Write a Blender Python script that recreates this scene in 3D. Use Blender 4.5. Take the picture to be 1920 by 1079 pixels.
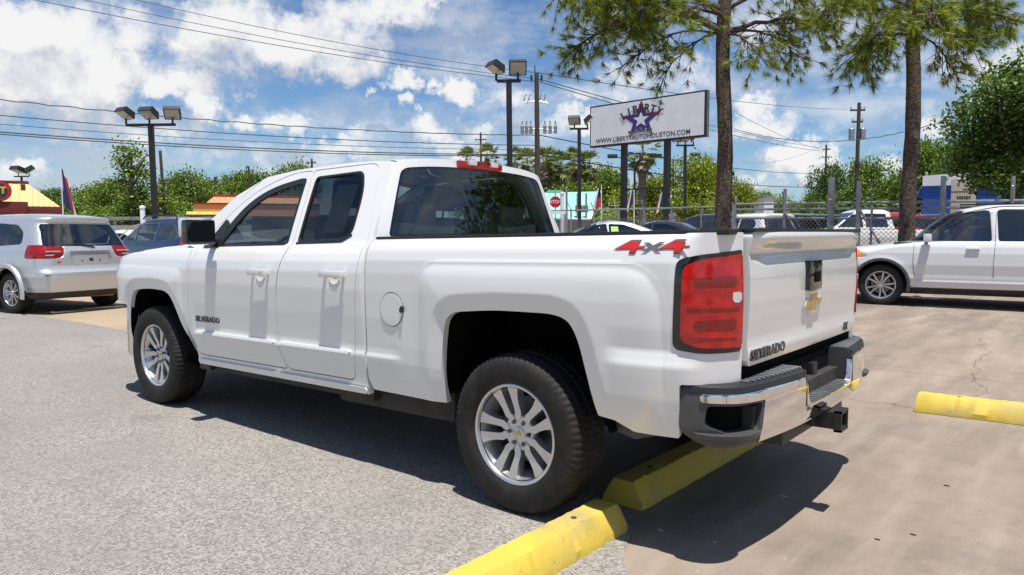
import bpy, bmesh, math, random
import numpy as np
from mathutils import Vector, Matrix, Euler
PI = math.pi
scene = bpy.context.scene
for o in list(bpy.data.objects): bpy.data.objects.remove(o, do_unlink=True)
COL = scene.collection
# ------------------------------------------------------------------ camera
CAM = np.array([-2.2032, 3.664, 1.353]); YAW, PITCH, FPX = -0.8836, -0.0740, 1387.08
cd = bpy.data.cameras.new("camera"); cam = bpy.data.objects.new("camera", cd); COL.objects.link(cam)
cam.location = CAM; cam.rotation_euler = (PI/2+PITCH, 0, YAW-PI/2)
cd.sensor_width = 36; cd.lens = FPX/1920*36; cd.clip_start = 0.05; cd.clip_end = 3000
scene.camera = cam
# ------------------------------------------------------------------ light
SUNV = Vector((-.20, .13, 1.0)).normalized()      # towards the sun
sl = bpy.data.lights.new("sun", 'SUN'); sl.energy = 5.0; sl.angle = math.radians(.53); sl.color = (1, .965, .91)
so = bpy.data.objects.new("sun", sl); COL.objects.link(so); so.rotation_euler = SUNV.to_track_quat('Z', 'Y').to_euler()
scene.view_settings.view_transform = 'Standard'; scene.view_settings.look = 'None'
scene.view_settings.exposure = 0.36; scene.view_settings.gamma = 1
def ray(px, py):
    cy, sy, cp, sp = math.cos(YAW), math.sin(YAW), math.cos(PITCH), math.sin(PITCH)
    f = np.array([cy*cp, sy*cp, sp]); r = np.array([sy, -cy, 0.]); u = np.cross(r, f)
    return f + r*(px-960)/FPX - u*(py-539.5)/FPX
FH = np.array([math.cos(YAW), math.sin(YAW), 0.]); RH = np.array([math.sin(YAW), -math.cos(YAW), 0.])
def at(px, py, D):
    """survey helper: the place seen in that direction, D metres ahead of where the photographer stood"""
    d = ray(px, py); return Vector(CAM + d*(D/(d@FH)))
world = bpy.data.worlds.new("World"); scene.world = world; world.use_nodes = True
wt = world.node_tree; wn = wt.nodes; wl = wt.links; wn.clear()
def W(t, **k):
    n = wn.new(t)
    for a, b in k.items(): setattr(n, a, b)
    return n
def wmath(op, a, b=None, c=None, clamp=False):
    n = W('ShaderNodeMath', operation=op, use_clamp=clamp)
    for i, v in enumerate((a, b, c)):
        if v is None: continue
        if isinstance(v, (int, float)): n.inputs[i].default_value = v
        else: wl.new(v, n.inputs[i])
    return n.outputs[0]
sky = W('ShaderNodeTexSky', sky_type='NISHITA', sun_disc=False)
sky.sun_elevation = math.asin(SUNV.z); sky.sun_rotation = math.atan2(SUNV.x, SUNV.y); sky.air_density = 1.0; sky.dust_density = .15; sky.ozone_density = 3.0
geo = W('ShaderNodeTexCoord'); D0 = geo.outputs['Generated']
# cumulus field: soft masses of cloud at chosen bearings, broken up by fractal noise
CLOUDS = [ # bearing given as the place in the sky (px,py of the survey photo), angular size x, y, strength
 (90,60,260,75,.95),(60,150,200,80,1.0),(230,130,150,55,1.0),(300,150,150,40,1.0),(120,215,300,40,.75),(420,60,110,90,.95),(520,90,140,60,1.0),(610,70,130,60,.95),
 (640,120,110,40,.85),(700,20,160,40,.8),(790,0,150,22,.7),(380,195,55,35,.9),(460,220,45,22,.85),(550,230,50,25,.8),(765,158,42,30,1.0),(860,180,42,32,1.0),(700,186,24,9,.8),
 (772,215,26,18,.8),(945,180,50,30,.7),(60,310,60,22,.8),(170,260,150,40,.5),(300,290,180,25,.45),(470,290,160,22,.5),(640,275,60,22,.75),(820,262,60,28,.85),(900,250,80,20,.6),
 (880,290,120,20,.5),(1100,240,110,30,.75),(1120,185,90,20,.6),(1210,140,160,50,.45),(1440,235,80,30,.7),(1425,195,45,22,.8),(1490,300,90,30,1.0),(1400,330,120,25,.6),(1440,60,140,60,.4),
 (1560,230,60,30,.35),(1740,240,50,30,.7),(1760,180,130,70,.55),(1880,130,90,60,.6),(1650,330,80,25,.5),(1290,110,80,40,.5),(1120,320,90,25,.5),(20,430,200,30,.3),(450,120,90,45,.8),(350,60,60,40,.5)]
zshift = W('ShaderNodeVectorMath', operation='ADD'); wl.new(D0, zshift.inputs[0]); zshift.inputs[1].default_value = (0, 0, .045)
def cloud_field(vec):
    warp = W('ShaderNodeTexNoise'); warp.inputs['Scale'].default_value = 10; warp.inputs['Detail'].default_value = 9; warp.inputs['Roughness'].default_value = .72; wl.new(vec, warp.inputs['Vector'])
    sub = W('ShaderNodeVectorMath', operation='SUBTRACT'); wl.new(warp.outputs['Color'], sub.inputs[0]); sub.inputs[1].default_value = (.5, .5, .5)
    sc = W('ShaderNodeVectorMath', operation='SCALE'); wl.new(sub.outputs[0], sc.inputs[0]); sc.inputs['Scale'].default_value = .13
    ad = W('ShaderNodeVectorMath', operation='ADD'); wl.new(vec, ad.inputs[0]); wl.new(sc.outputs[0], ad.inputs[1])
    tot = None
    for (px, py, sx, sy, st) in CLOUDS:
        d = ray(px, py); d = d/np.linalg.norm(d)
        rh = np.cross(d, (0, 0, 1)); rh /= np.linalg.norm(rh); up = np.cross(rh, d)
        k = np.linalg.norm(ray(px, py))
        ax, ay = sx*1.15/FPX/k, sy*1.25/FPX/k
        a = W('ShaderNodeVectorMath', operation='DOT_PRODUCT'); wl.new(ad.outputs[0], a.inputs[0]); a.inputs[1].default_value = tuple(rh/ax)
        b = W('ShaderNodeVectorMath', operation='DOT_PRODUCT'); wl.new(ad.outputs[0], b.inputs[0]); b.inputs[1].default_value = tuple(up/ay)
        c = W('ShaderNodeVectorMath', operation='DOT_PRODUCT'); wl.new(ad.outputs[0], c.inputs[0]); c.inputs[1].default_value = tuple(d)
        a2 = wmath('MULTIPLY', a.outputs['Value'], a.outputs['Value']); r2 = wmath('MULTIPLY_ADD', b.outputs['Value'], b.outputs['Value'], a2)
        g = wmath('SUBTRACT', 1.0, r2, clamp=True); g = wmath('MULTIPLY', g, st)
        fr = wmath('GREATER_THAN', c.outputs['Value'], 0.2); g = wmath('MULTIPLY', g, fr)
        tot = g if tot is None else wmath('MAXIMUM', tot, g)
    # away from the surveyed part of the sky: scattered fair-weather cumulus everywhere
    dd = W('ShaderNodeVectorMath', operation='DOT_PRODUCT'); wl.new(vec, dd.inputs[0]); dd.inputs[1].default_value = tuple(FH)
    behind = wmath('LESS_THAN', dd.outputs['Value'], .45)
    big = W('ShaderNodeTexNoise'); big.inputs['Scale'].default_value = 3.2; big.inputs['Detail'].default_value = 4; wl.new(vec, big.inputs['Vector'])
    bg = wmath('SUBTRACT', big.outputs['Fac'], .50); bg = wmath('MULTIPLY', bg, 4.0, clamp=True); bg = wmath('MULTIPLY', bg, behind)
    tot = wmath('MAXIMUM', tot, bg)
    n = W('ShaderNodeTexNoise'); n.inputs['Scale'].default_value = 21; n.inputs['Detail'].default_value = 11; n.inputs['Roughness'].default_value = .62; wl.new(vec, n.inputs['Vector'])
    nn = wmath('MULTIPLY_ADD', n.outputs['Fac'], 2.2, -1.1)
    return wmath('ADD', tot, wmath('MULTIPLY', nn, .78))
c1 = cloud_field(D0); c2 = cloud_field(zshift.outputs[0])
mr = W('ShaderNodeMapRange', interpolation_type='SMOOTHSTEP'); mr.inputs['From Min'].default_value = .14; mr.inputs['From Max'].default_value = .88; wl.new(c1, mr.inputs['Value'])
ci = W('ShaderNodeVectorMath', operation='MULTIPLY'); wl.new(D0, ci.inputs[0]); ci.inputs[1].default_value = (1, 1, 2.6)
cn = W('ShaderNodeTexNoise'); cn.inputs['Scale'].default_value = 7; cn.inputs['Detail'].default_value = 8; cn.inputs['Roughness'].default_value = .6; wl.new(ci.outputs[0], cn.inputs['Vector'])
sepz = W('ShaderNodeSeparateXYZ'); wl.new(D0, sepz.inputs[0])
low = W('ShaderNodeMapRange'); low.inputs['From Min'].default_value = .0; low.inputs['From Max'].default_value = .42; low.inputs['To Min'].default_value = .80; low.inputs['To Max'].default_value = .28; wl.new(sepz.outputs['Z'], low.inputs['Value'])
cm = W('ShaderNodeMapRange', interpolation_type='SMOOTHSTEP'); cm.inputs['From Min'].default_value = .40; cm.inputs['From Max'].default_value = .66; wl.new(cn.outputs['Fac'], cm.inputs['Value'])
cov = wmath('MAXIMUM', mr.outputs[0], wmath('MULTIPLY', cm.outputs[0], low.outputs[0]))
shade = wmath('SUBTRACT', c1, c2); shade = wmath('MULTIPLY_ADD', shade, 1.5, .60, clamp=True)
ms = W('ShaderNodeMix', data_type='RGBA'); wl.new(shade, ms.inputs['Factor'])
ms.inputs['A'].default_value = (8.6, 9.2, 10.4, 1); ms.inputs['B'].default_value = (14.2, 14.2, 14.2, 1)
sep = W('ShaderNodeSeparateXYZ'); wl.new(D0, sep.inputs[0])
tint = W('ShaderNodeMix', data_type='RGBA', blend_type='MULTIPLY'); tint.inputs['Factor'].default_value = 1; wl.new(sky.outputs[0], tint.inputs['A']); tint.inputs['B'].default_value = (1.16, 1.46, 1.74, 1)
mx = W('ShaderNodeMix', data_type='RGBA'); wl.new(cov, mx.inputs['Factor']); wl.new(tint.outputs['Result'], mx.inputs['A']); wl.new(ms.outputs['Result'], mx.inputs['B'])
bgn = W('ShaderNodeBackground'); bgn.inputs['Strength'].default_value = .050; wl.new(mx.outputs['Result'], bgn.inputs['Color'])
wo = W('ShaderNodeOutputWorld'); wl.new(bgn.outputs[0], wo.inputs['Surface'])

# ------------------------------------------------------------------ materials
MAT = {}
def srgb(r, g, b): return tuple(((c/255)/12.92 if c/255 <= .04045 else ((c/255+.055)/1.055)**2.4) for c in (r, g, b))
def pmat(name, col, rough=.5, metal=0, coat=0, spec=.5, noise=None, bump=None, coord='Object'):
    """noise = (scale, colour2, lo, hi[, detail]); bump = (scale, strength, distance)"""
    m = bpy.data.materials.new(name); m.use_nodes = True; nt = m.node_tree; b = nt.nodes['Principled BSDF']
    b.inputs['Base Color'].default_value = (*col, 1); b.inputs['Roughness'].default_value = rough; b.inputs['Metallic'].default_value = metal
    b.inputs['Coat Weight'].default_value = coat; b.inputs['Coat Roughness'].default_value = .03; b.inputs['Specular IOR Level'].default_value = spec
    tc = nt.nodes.new('ShaderNodeTexCoord')
    if noise:
        n = nt.nodes.new('ShaderNodeTexNoise'); n.inputs['Scale'].default_value = noise[0]; n.inputs['Detail'].default_value = noise[4] if len(noise) > 4 else 6
        nt.links.new(tc.outputs[coord], n.inputs['Vector'])
        r = nt.nodes.new('ShaderNodeMapRange'); r.inputs['From Min'].default_value = noise[2]; r.inputs['From Max'].default_value = noise[3]; nt.links.new(n.outputs['Fac'], r.inputs['Value'])
        x = nt.nodes.new('ShaderNodeMix'); x.data_type = 'RGBA'; nt.links.new(r.outputs[0], x.inputs['Factor'])
        x.inputs['A'].default_value = (*col, 1); x.inputs['B'].default_value = (*noise[1], 1); nt.links.new(x.outputs['Result'], b.inputs['Base Color'])
    if bump:
        n = nt.nodes.new('ShaderNodeTexNoise'); n.inputs['Scale'].default_value = bump[0]; n.inputs['Detail'].default_value = 6; nt.links.new(tc.outputs[coord], n.inputs['Vector'])
        u = nt.nodes.new('ShaderNodeBump'); u.inputs['Strength'].default_value = bump[1]; u.inputs['Distance'].default_value = bump[2]
        nt.links.new(n.outputs['Fac'], u.inputs['Height']); nt.links.new(u.outputs[0], b.inputs['Normal'])
    MAT[name] = m; return m
def glassmat(name, tint, gloss=.08, rough=.0):
    m = bpy.data.materials.new(name); m.use_nodes = True; nt = m.node_tree; nt.nodes.clear()
    t = nt.nodes.new('ShaderNodeBsdfTransparent'); t.inputs[0].default_value = (*tint, 1)
    g = nt.nodes.new('ShaderNodeBsdfGlossy'); g.inputs['Roughness'].default_value = rough; g.inputs[0].default_value = (1, 1, 1, 1)
    ge = nt.nodes.new('ShaderNodeNewGeometry'); dp = nt.nodes.new('ShaderNodeVectorMath'); dp.operation = 'DOT_PRODUCT'; nt.links.new(ge.outputs['Incoming'], dp.inputs[0]); nt.links.new(ge.outputs['Normal'], dp.inputs[1])
    def q(op, x, y=None, z=None):
        n = nt.nodes.new('ShaderNodeMath'); n.operation = op
        for i, v in enumerate((x, y, z)):
            if v is None: continue
            if isinstance(v, (int, float)): n.inputs[i].default_value = v
            else: nt.links.new(v, n.inputs[i])
        return n.outputs[0]
    fr = q('POWER', q('SUBTRACT', 1.0, q('ABSOLUTE', dp.outputs['Value'])), 5.0); a = nt.nodes.new('ShaderNodeMath'); a.operation = 'MULTIPLY_ADD'; a.use_clamp = True; nt.links.new(fr, a.inputs[0]); a.inputs[1].default_value = .92; a.inputs[2].default_value = .045+gloss
    x = nt.nodes.new('ShaderNodeMixShader'); nt.links.new(a.outputs[0], x.inputs[0]); nt.links.new(t.outputs[0], x.inputs[1]); nt.links.new(g.outputs[0], x.inputs[2])
    o = nt.nodes.new('ShaderNodeOutputMaterial'); nt.links.new(x.outputs[0], o.inputs[0]); MAT[name] = m; return m
pmat('white_paint', (.75, .74, .725), .28, 0, 1.0)
pmat('chrome', (.82, .82, .83), .05, 1.0)
pmat('dull_chrome', (.70, .70, .72), .18, 1.0)
pmat('alloy', (.60, .60, .61), .26, .75, .4)
pmat('alloy_dark', (.18, .18, .19), .4, .8)
pmat('rubber', (.013, .012, .0115), .70, 0, 0, .35, noise=(14, (.027, .023, .020), .42, .7), bump=(180, .15, .002))
pmat('black_plastic', (.018, .018, .019), .45, 0, 0, .5, bump=(500, .15, .0006))
pmat('gloss_black', (.008, .008, .009), .08, 0, .6)
pmat('grey_plastic', (.065, .065, .068), .42, 0, 0, .5, bump=(600, .1, .0005))
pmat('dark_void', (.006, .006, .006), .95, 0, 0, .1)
pmat('underbody', (.03, .028, .026), .8, noise=(5, (.06, .05, .04), .45, .7))
pmat('tail_red', (.26, .005, .005), .15, 0, .5)
pmat('salmon_roof', (.56, .27, .12), .6, noise=(.8, (.50, .23, .10), .4, .65))
pmat('red_lens', (.36, .004, .004), .12, 0, .6, noise=(22, (.52, .008, .006), .40, .62, 2), bump=(70, .35, .003))
pmat('red_lens_dark', (.20, .003, .003), .15, 0, .6)
pmat('red_lens_bright', (.85, .03, .015), .15, 0, 1.0)
pmat('clear_lens', (.62, .60, .60), .15, 0, 1.0)
pmat('amber_lens', (.75, .22, .04), .15, 0, 1.0)
pmat('gold', (.62, .42, .10), .3, .6, .6)
pmat('badge_red', (.55, .02, .02), .3)
pmat('badge_grey', (.12, .12, .13), .3)
pmat('badge_dark', (.10, .10, .11), .25, .8)
pmat('seat_cloth', (.20, .20, .19), .9, bump=(300, .3, .002))
pmat('interior', (.03, .03, .032), .7)
pmat('paper', (.55, .55, .52), .8)
pmat('silver_paint', (.62, .62, .63), .32, .6, 1.0)
pmat('pearl_paint', (.68, .68, .69), .28, .0, 1.0)
pmat('blue_paint', (.012, .026, .075), .25, .2, 1.0)
pmat('black_paint', (.010, .011, .013), .2, 0, 1.0)
pmat('dark_blue_paint', (.012, .018, .035), .22, .2, 1.0)
pmat('charcoal_paint', (.035, .035, .038), .25, .3, 1.0)
pmat('red_paint', (.42, .012, .012), .25, 0, 1.0)
pmat('galv', (.36, .37, .38), .45, .6, noise=(6, (.25, .25, .26), .4, .7))
pmat('pole_black', (.016, .016, .018), .45)
pmat('pole_wood', (.085, .060, .045), .9, noise=(9, (.05, .036, .028), .4, .65), bump=(30, .5, .02))
pmat('lamp_housing', (.03, .03, .028), .5)
pmat('lamp_glass', (.38, .37, .33), .12, 0, .8)
pmat('sign_white', (.84, .84, .86), .45, noise=(1.5, (.76, .76, .79), .4, .7))
pmat('sign_blue', (.045, .035, .22), .4)
pmat('sign_red', (.42, .02, .05), .4)
pmat('sign_text', (.03, .03, .04), .5)
pmat('stop_red', (.55, .01, .02), .4)
pmat('tan_roof', (.66, .47, .20), .6, noise=(.8, (.60, .43, .18), .4, .65))
pmat('maroon', (.155, .018, .012), .6, noise=(2, (.10, .012, .01), .4, .7))
pmat('orange_wall', (.16, .03, .02), .8, noise=(2, (.12, .025, .015), .4, .7))
pmat('brick_tan', (.62, .27, .12), .8)
pmat('mint', (.28, .62, .50), .5, noise=(1.2, (.22, .55, .44), .4, .65))
pmat('wall_grey', (.30, .29, .27), .85, noise=(.7, (.22, .21, .2), .4, .65))
pmat('white_wall', (.78, .79, .80), .7, noise=(.6, (.70, .71, .73), .4, .65))
pmat('blue_wall', (.015, .11, .48), .55, noise=(.5, (.012, .09, .42), .4, .65))
pmat('beige_metal', (.42, .38, .30), .6)
pmat('flag_blue', (.012, .025, .10), .8); pmat('flag_red', (.45, .02, .025), .8); pmat('flag_white', (.75, .75, .75), .8)
pmat('tent_white', (.8, .8, .8), .7); pmat('sticker_green', (.35, .8, .12), .6)
pmat('sealed_wire', (.012, .012, .012), .6); pmat('wire_grey', (.09, .09, .10), .5)
pmat('black_trunk', (.05, .04, .035), .9)
glassmat('cab_glass', (.60, .66, .66), .02); glassmat('tint_glass', (.13, .15, .16), .02); glassmat('rear_tint', (.40, .44, .43), .05)
glassmat('car_glass', (.34, .38, .38), .08); glassmat('dark_car_glass', (.06, .07, .07), .08)
for n_, k_ in (('cab_glass', 1),): pass
# ------------------------------------------------------------------ object helpers
def tag(o, label=None, cat=None, group=None, kind=None):
    if label: o['label'] = label
    if cat: o['category'] = cat
    if group: o['group'] = group
    if kind: o['kind'] = kind
    return o
def thing(name, label, cat, loc=(0, 0, 0), rz=0, group=None):
    o = bpy.data.objects.new(name, None); COL.objects.link(o); o.location = loc; o.rotation_euler = (0, 0, rz); o.empty_display_size = .2
    return tag(o, label, cat, group)
def mesh_obj(name, V, F, mat, parent=None, smooth=35, mats=None, midx=None):
    me = bpy.data.meshes.new(name); me.from_pydata([tuple(map(float, v)) for v in V], [], [tuple(map(int, f)) for f in F]); me.validate()
    if mats:
        for m in mats: me.materials.append(MAT[m])
        me.polygons.foreach_set('material_index', midx)
    else: me.materials.append(MAT[mat] if isinstance(mat, str) else mat)
    if smooth:
        me.polygons.foreach_set('use_smooth', [True]*len(me.polygons)); me.set_sharp_from_angle(angle=math.radians(smooth))
    me.update()
    o = bpy.data.objects.new(name, me); COL.objects.link(o)
    if parent: o.parent = parent
    return o
class MB:
    """collects shapes into one mesh"""
    def __init__(s): s.V = []; s.F = []
    def add(s, V, F, M=None):
        k = len(s.V)
        if M is not None: V = [tuple(M @ Vector(v)) for v in V]
        s.V += [tuple(v) for v in V]; s.F += [[i+k for i in f] for f in F]; return s
    def box(s, x0, x1, y0, y1, z0, z1, M=None, bev=0):
        if bev <= 0:
            V = [(x, y, z) for z in (z0, z1) for y in (y0, y1) for x in (x0, x1)]
            F = [(0, 2, 3, 1), (4, 5, 7, 6), (0, 1, 5, 4), (2, 6, 7, 3), (0, 4, 6, 2), (1, 3, 7, 5)]
            return s.add(V, F, M)
        bm = bmesh.new(); bmesh.ops.create_cube(bm, size=1)
        for v in bm.verts: v.co = ((x0+x1)/2+v.co.x*(x1-x0), (y0+y1)/2+v.co.y*(y1-y0), (z0+z1)/2+v.co.z*(z1-z0))
        bmesh.ops.bevel(bm, geom=list(bm.edges), offset=bev, segments=2, affect='EDGES', profile=.7)
        bm.verts.index_update(); V = [tuple(v.co) for v in bm.verts]; F = [[v.index for v in f.verts] for f in bm.faces]; bm.free()
        return s.add(V, F, M)
    def tube(s, pts, r, n=8, cap=True):
        pts = [Vector(p) for p in pts]; rs = r if isinstance(r, (list, tuple)) else [r]*len(pts)
        k = len(s.V); up = Vector((0, 0, 1))
        for i, p in enumerate(pts):
            t = (pts[min(i+1, len(pts)-1)]-pts[max(i-1, 0)]).normalized()
            a = t.cross(up)
            if a.length < .05: a = t.cross(Vector((1, 0, 0)))
            a.normalize(); b = t.cross(a)
            for j in range(n):
                th = 2*PI*j/n; s.V.append(tuple(p+(a*math.cos(th)+b*math.sin(th))*rs[i]))
        for i in range(len(pts)-1):
            for j in range(n):
                j2 = (j+1) % n; s.F.append([k+i*n+j, k+i*n+j2, k+(i+1)*n+j2, k+(i+1)*n+j])
        if cap: s.F.append([k+j for j in range(n)][::-1]); s.F.append([k+(len(pts)-1)*n+j for j in range(n)])
        return s
    def lathe(s, prof, n=48, axis='Y', M=None, closed=False, mod=None):
        """prof = [(radius, axial)], about local Y"""
        V = []; m = len(prof)
        for j in range(n):
            th = 2*PI*j/n; c, q = math.cos(th), math.sin(th)
            for i, (r, a) in enumerate(prof):
                if mod: r, a = mod(i, j, r, a)
                V.append((r*c, a, r*q) if axis == 'Y' else (r*c, r*q, a))
        F = []
        for j in range(n):
            j2 = (j+1) % n
            for i in range(m-1 if not closed else m):
                i2 = (i+1) % m; F.append([j*m+i, j*m+i2, j2*m+i2, j2*m+i] if axis == 'Y' else [j*m+i, j2*m+i, j2*m+i2, j*m+i2])
        return s.add(V, F, M)
    def prism(s, poly, a0, a1, plane='XZ', M=None):
        """polygon extruded along the axis missing from plane"""
        n = len(poly)
        def P(p, a): return (p[0], a, p[1]) if plane == 'XZ' else ((a, p[0], p[1]) if plane == 'YZ' else (p[0], p[1], a))
        V = [P(p, a0) for p in poly]+[P(p, a1) for p in poly]
        F = [list(range(n))[::-1], list(range(n, 2*n))]+[[i, (i+1) % n, n+(i+1) % n, n+i] for i in range(n)]
        return s.add(V, F, M)
    def build(s, name, mat, parent=None, smooth=35, fix=True):
        o = mesh_obj(name, s.V, s.F, mat, parent, None)
        if fix:
            bm = bmesh.new(); bm.from_mesh(o.data); bmesh.ops.recalc_face_normals(bm, faces=bm.faces); bm.to_mesh(o.data); bm.free()
        if smooth:
            o.data.polygons.foreach_set('use_smooth', [True]*len(o.data.polygons)); o.data.set_sharp_from_angle(angle=math.radians(smooth))
        return o
def copy_tree(o, parent=None):
    c = o.copy(); COL.objects.link(c)
    if parent: c.parent = parent
    for ch in o.children: copy_tree(ch, c)
    return c
def text_mesh(txt, size, depth, M, bold=0.0, xscale=1.0):
    cu = bpy.data.curves.new('t', 'FONT'); cu.body = txt; cu.size = size; cu.extrude = depth/2; cu.offset = bold*size; cu.align_x = 'CENTER'; cu.align_y = 'CENTER'; cu.resolution_u = 3
    o = bpy.data.objects.new('t', cu); me = bpy.data.meshes.new_from_object(o)
    V = [tuple(M @ Vector((v.co.x*xscale, v.co.y, v.co.z))) for v in me.vertices]; F = [list(p.vertices) for p in me.polygons]
    bpy.data.objects.remove(o); bpy.data.curves.remove(cu); bpy.data.meshes.remove(me); return V, F
# ---- polygon fields and clipping
def sdf(poly, X, Z):
    X = np.asarray(X, float); Z = np.asarray(Z, float); d = np.full(X.shape, 1e9); s = np.ones(X.shape); n = len(poly)
    for i in range(n):
        ax, az = poly[i][:2]; bx, bz = poly[i-1][:2]; ex, ez = bx-ax, bz-az; wx, wz = X-ax, Z-az
        t = np.clip((wx*ex+wz*ez)/(ex*ex+ez*ez+1e-12), 0, 1); d = np.minimum(d, (wx-ex*t)**2+(wz-ez*t)**2)
        c1 = Z >= az; c2 = Z < bz; c3 = ex*wz > ez*wx
        s = np.where((c1 & c2 & c3) | (~c1 & ~c2 & ~c3), -s, s)
    return s*np.sqrt(d)
def fillet(poly, r=.05, n=5):
    out = []; N = len(poly)
    for i in range(N):
        p = np.array(poly[i][:2]); rr = poly[i][2] if len(poly[i]) > 2 else r
        a = np.array(poly[i-1][:2])-p; b = np.array(poly[(i+1) % N][:2])-p; la, lb = np.linalg.norm(a), np.linalg.norm(b)
        if rr <= 0: out.append(tuple(p)); continue
        A = p+a/la*min(rr, la*.48); B = p+b/lb*min(rr, lb*.48)
        for k in range(n+1):
            t = k/n; out.append(tuple((1-t)**2*A+2*t*(1-t)*p+t*t*B))
    return out
def clipg(V, F, g):
    """keep the part where g<0; V (n,k) array"""
    V = np.asarray(V, float); g = np.asarray(g, float); out = []; new = []; cache = {}; n0 = len(V)
    neg = g < 0
    for f in F:
        k = sum(1 for i in f if neg[i])
        if k == len(f): out.append(list(f)); continue
        if k == 0: continue
        nf = []
        for a, b in zip(f, list(f[1:])+[f[0]]):
            if neg[a]: nf.append(a)
            if neg[a] != neg[b]:
                key = (min(a, b), max(a, b))
                if key not in cache:
                    i, j = key; t = g[i]/(g[i]-g[j]); t = min(max(t, .001), .999); cache[key] = n0+len(new); new.append(V[i]+(V[j]-V[i])*t)
                nf.append(cache[key])
        if len(nf) > 2: out.append(nf)
    V2 = np.vstack([V, np.array(new)]) if new else V
    used = sorted({i for f in out for i in f}); m = {i: j for j, i in enumerate(used)}
    return V2[used] if used else V2[:0], [[m[i] for i in f] for f in out]
def boundary(F):
    cnt = {}
    for f in F:
        for a, b in zip(f, list(f[1:])+[f[0]]):
            k = (min(a, b), max(a, b)); cnt[k] = None if k in cnt else (a, b)
    return [e for e in cnt.values() if e]
def patch(name, S, outline, holes, mat, parent, res=.012, flange=.02, side=1, resz=None, extra=None, smooth=38, xform=None, off=0.0, out=(0, 1, 0), lines_u=(), lines_z=()):
    """trimmed patch of the surface S(u,z,off)->(n,3) with returned edges"""
    resz = resz or res
    us = [p[0] for p in outline]; zs = [p[1] for p in outline]
    U = np.unique(np.concatenate([np.arange(min(us)-res, max(us)+2*res, res), lines_u])); Z = np.unique(np.concatenate([np.arange(min(zs)-resz, max(zs)+2*resz, resz), lines_z]))
    nu, nz = len(U), len(Z); UU, ZZ = np.meshgrid(U, Z, indexing='ij'); V = np.stack([UU.ravel(), ZZ.ravel()], 1)
    F = [[i*nz+j, (i+1)*nz+j, (i+1)*nz+j+1, i*nz+j+1] for i in range(nu-1) for j in range(nz-1)]
    V, F = clipg(V, F, sdf(outline, V[:, 0], V[:, 1]))
    for h in holes: V, F = clipg(V, F, -sdf(h, V[:, 0], V[:, 1]))
    P = S(V[:, 0], V[:, 1], off)
    if flange:
        B = boundary(F); bi = sorted({i for e in B for i in e}); k = {i: len(P)+j for j, i in enumerate(bi)}
        P = np.vstack([P, S(V[bi, 0], V[bi, 1], off-flange)]); F = F+[[b, a, k[a], k[b]] for a, b in B]
    if side < 0: P = P*np.array([1, -1, 1]); out = (out[0], -out[1], out[2])
    acc = np.zeros(3)
    for f in F[:len(F)//2+1]: acc += np.cross(P[f[1]]-P[f[0]], P[f[2]]-P[f[0]])
    if acc@np.array(out) < 0: F = [f[::-1] for f in F]
    if xform is not None: P = xform(P)
    return mesh_obj(name, P, F, mat, parent, smooth)
def sst(a, b, x): t = np.clip((x-a)/(b-a), 0, 1); return t*t*(3-2*t)
# ================================================================== WHEELS
def tyre_mb(R=.388, w=.262, rim=.228, n=216, tread=True):
    h = w/2
    prof = [(rim-.012, -h*.72), (rim+.004, -h*.80), (rim+.012, -h*.86), (rim+.03, -h*.97), (rim+.055, -h*1.0), ((R+rim)/2+.02, -h*1.02), (R-.036, -h*.98), (R-.030, -h*.965), (R-.016, -h*.90), (R-.006, -h*.80),
            (R, -h*.62), (R, -h*.56), (R-.007, -h*.53), (R-.007, -h*.49), (R, -h*.46), (R, -h*.10), (R-.007, -h*.07), (R-.007, h*.07), (R, h*.10), (R, h*.46), (R-.007, h*.49), (R-.007, h*.53), (R, h*.56), (R, h*.62),
            (R-.006, h*.80), (R-.016, h*.90), (R-.030, h*.965), (R-.036, h*.98), ((R+rim)/2+.02, h*1.02), (rim+.055, h), (rim+.03, h*.97), (rim+.012, h*.86), (rim+.004, h*.80), (rim-.012, h*.72)]
    def mod(i, j, r, a):
        if not tread: return r, a
        g = j % 4
        if i in (7, 8, 9, 10, 11, 22, 23, 24, 25, 26) and (g == 0 or (g == 1 and i in (8, 9, 25, 24))): return r-.0045, a*(.99 if i in (7, 8, 25, 26) else 1)
        if i in (14, 15, 18, 19) and (j+2) % 4 == 0: return r-.004, a
        return r, a
    m = MB(); m.lathe(prof, n, mod=mod); return m
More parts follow.
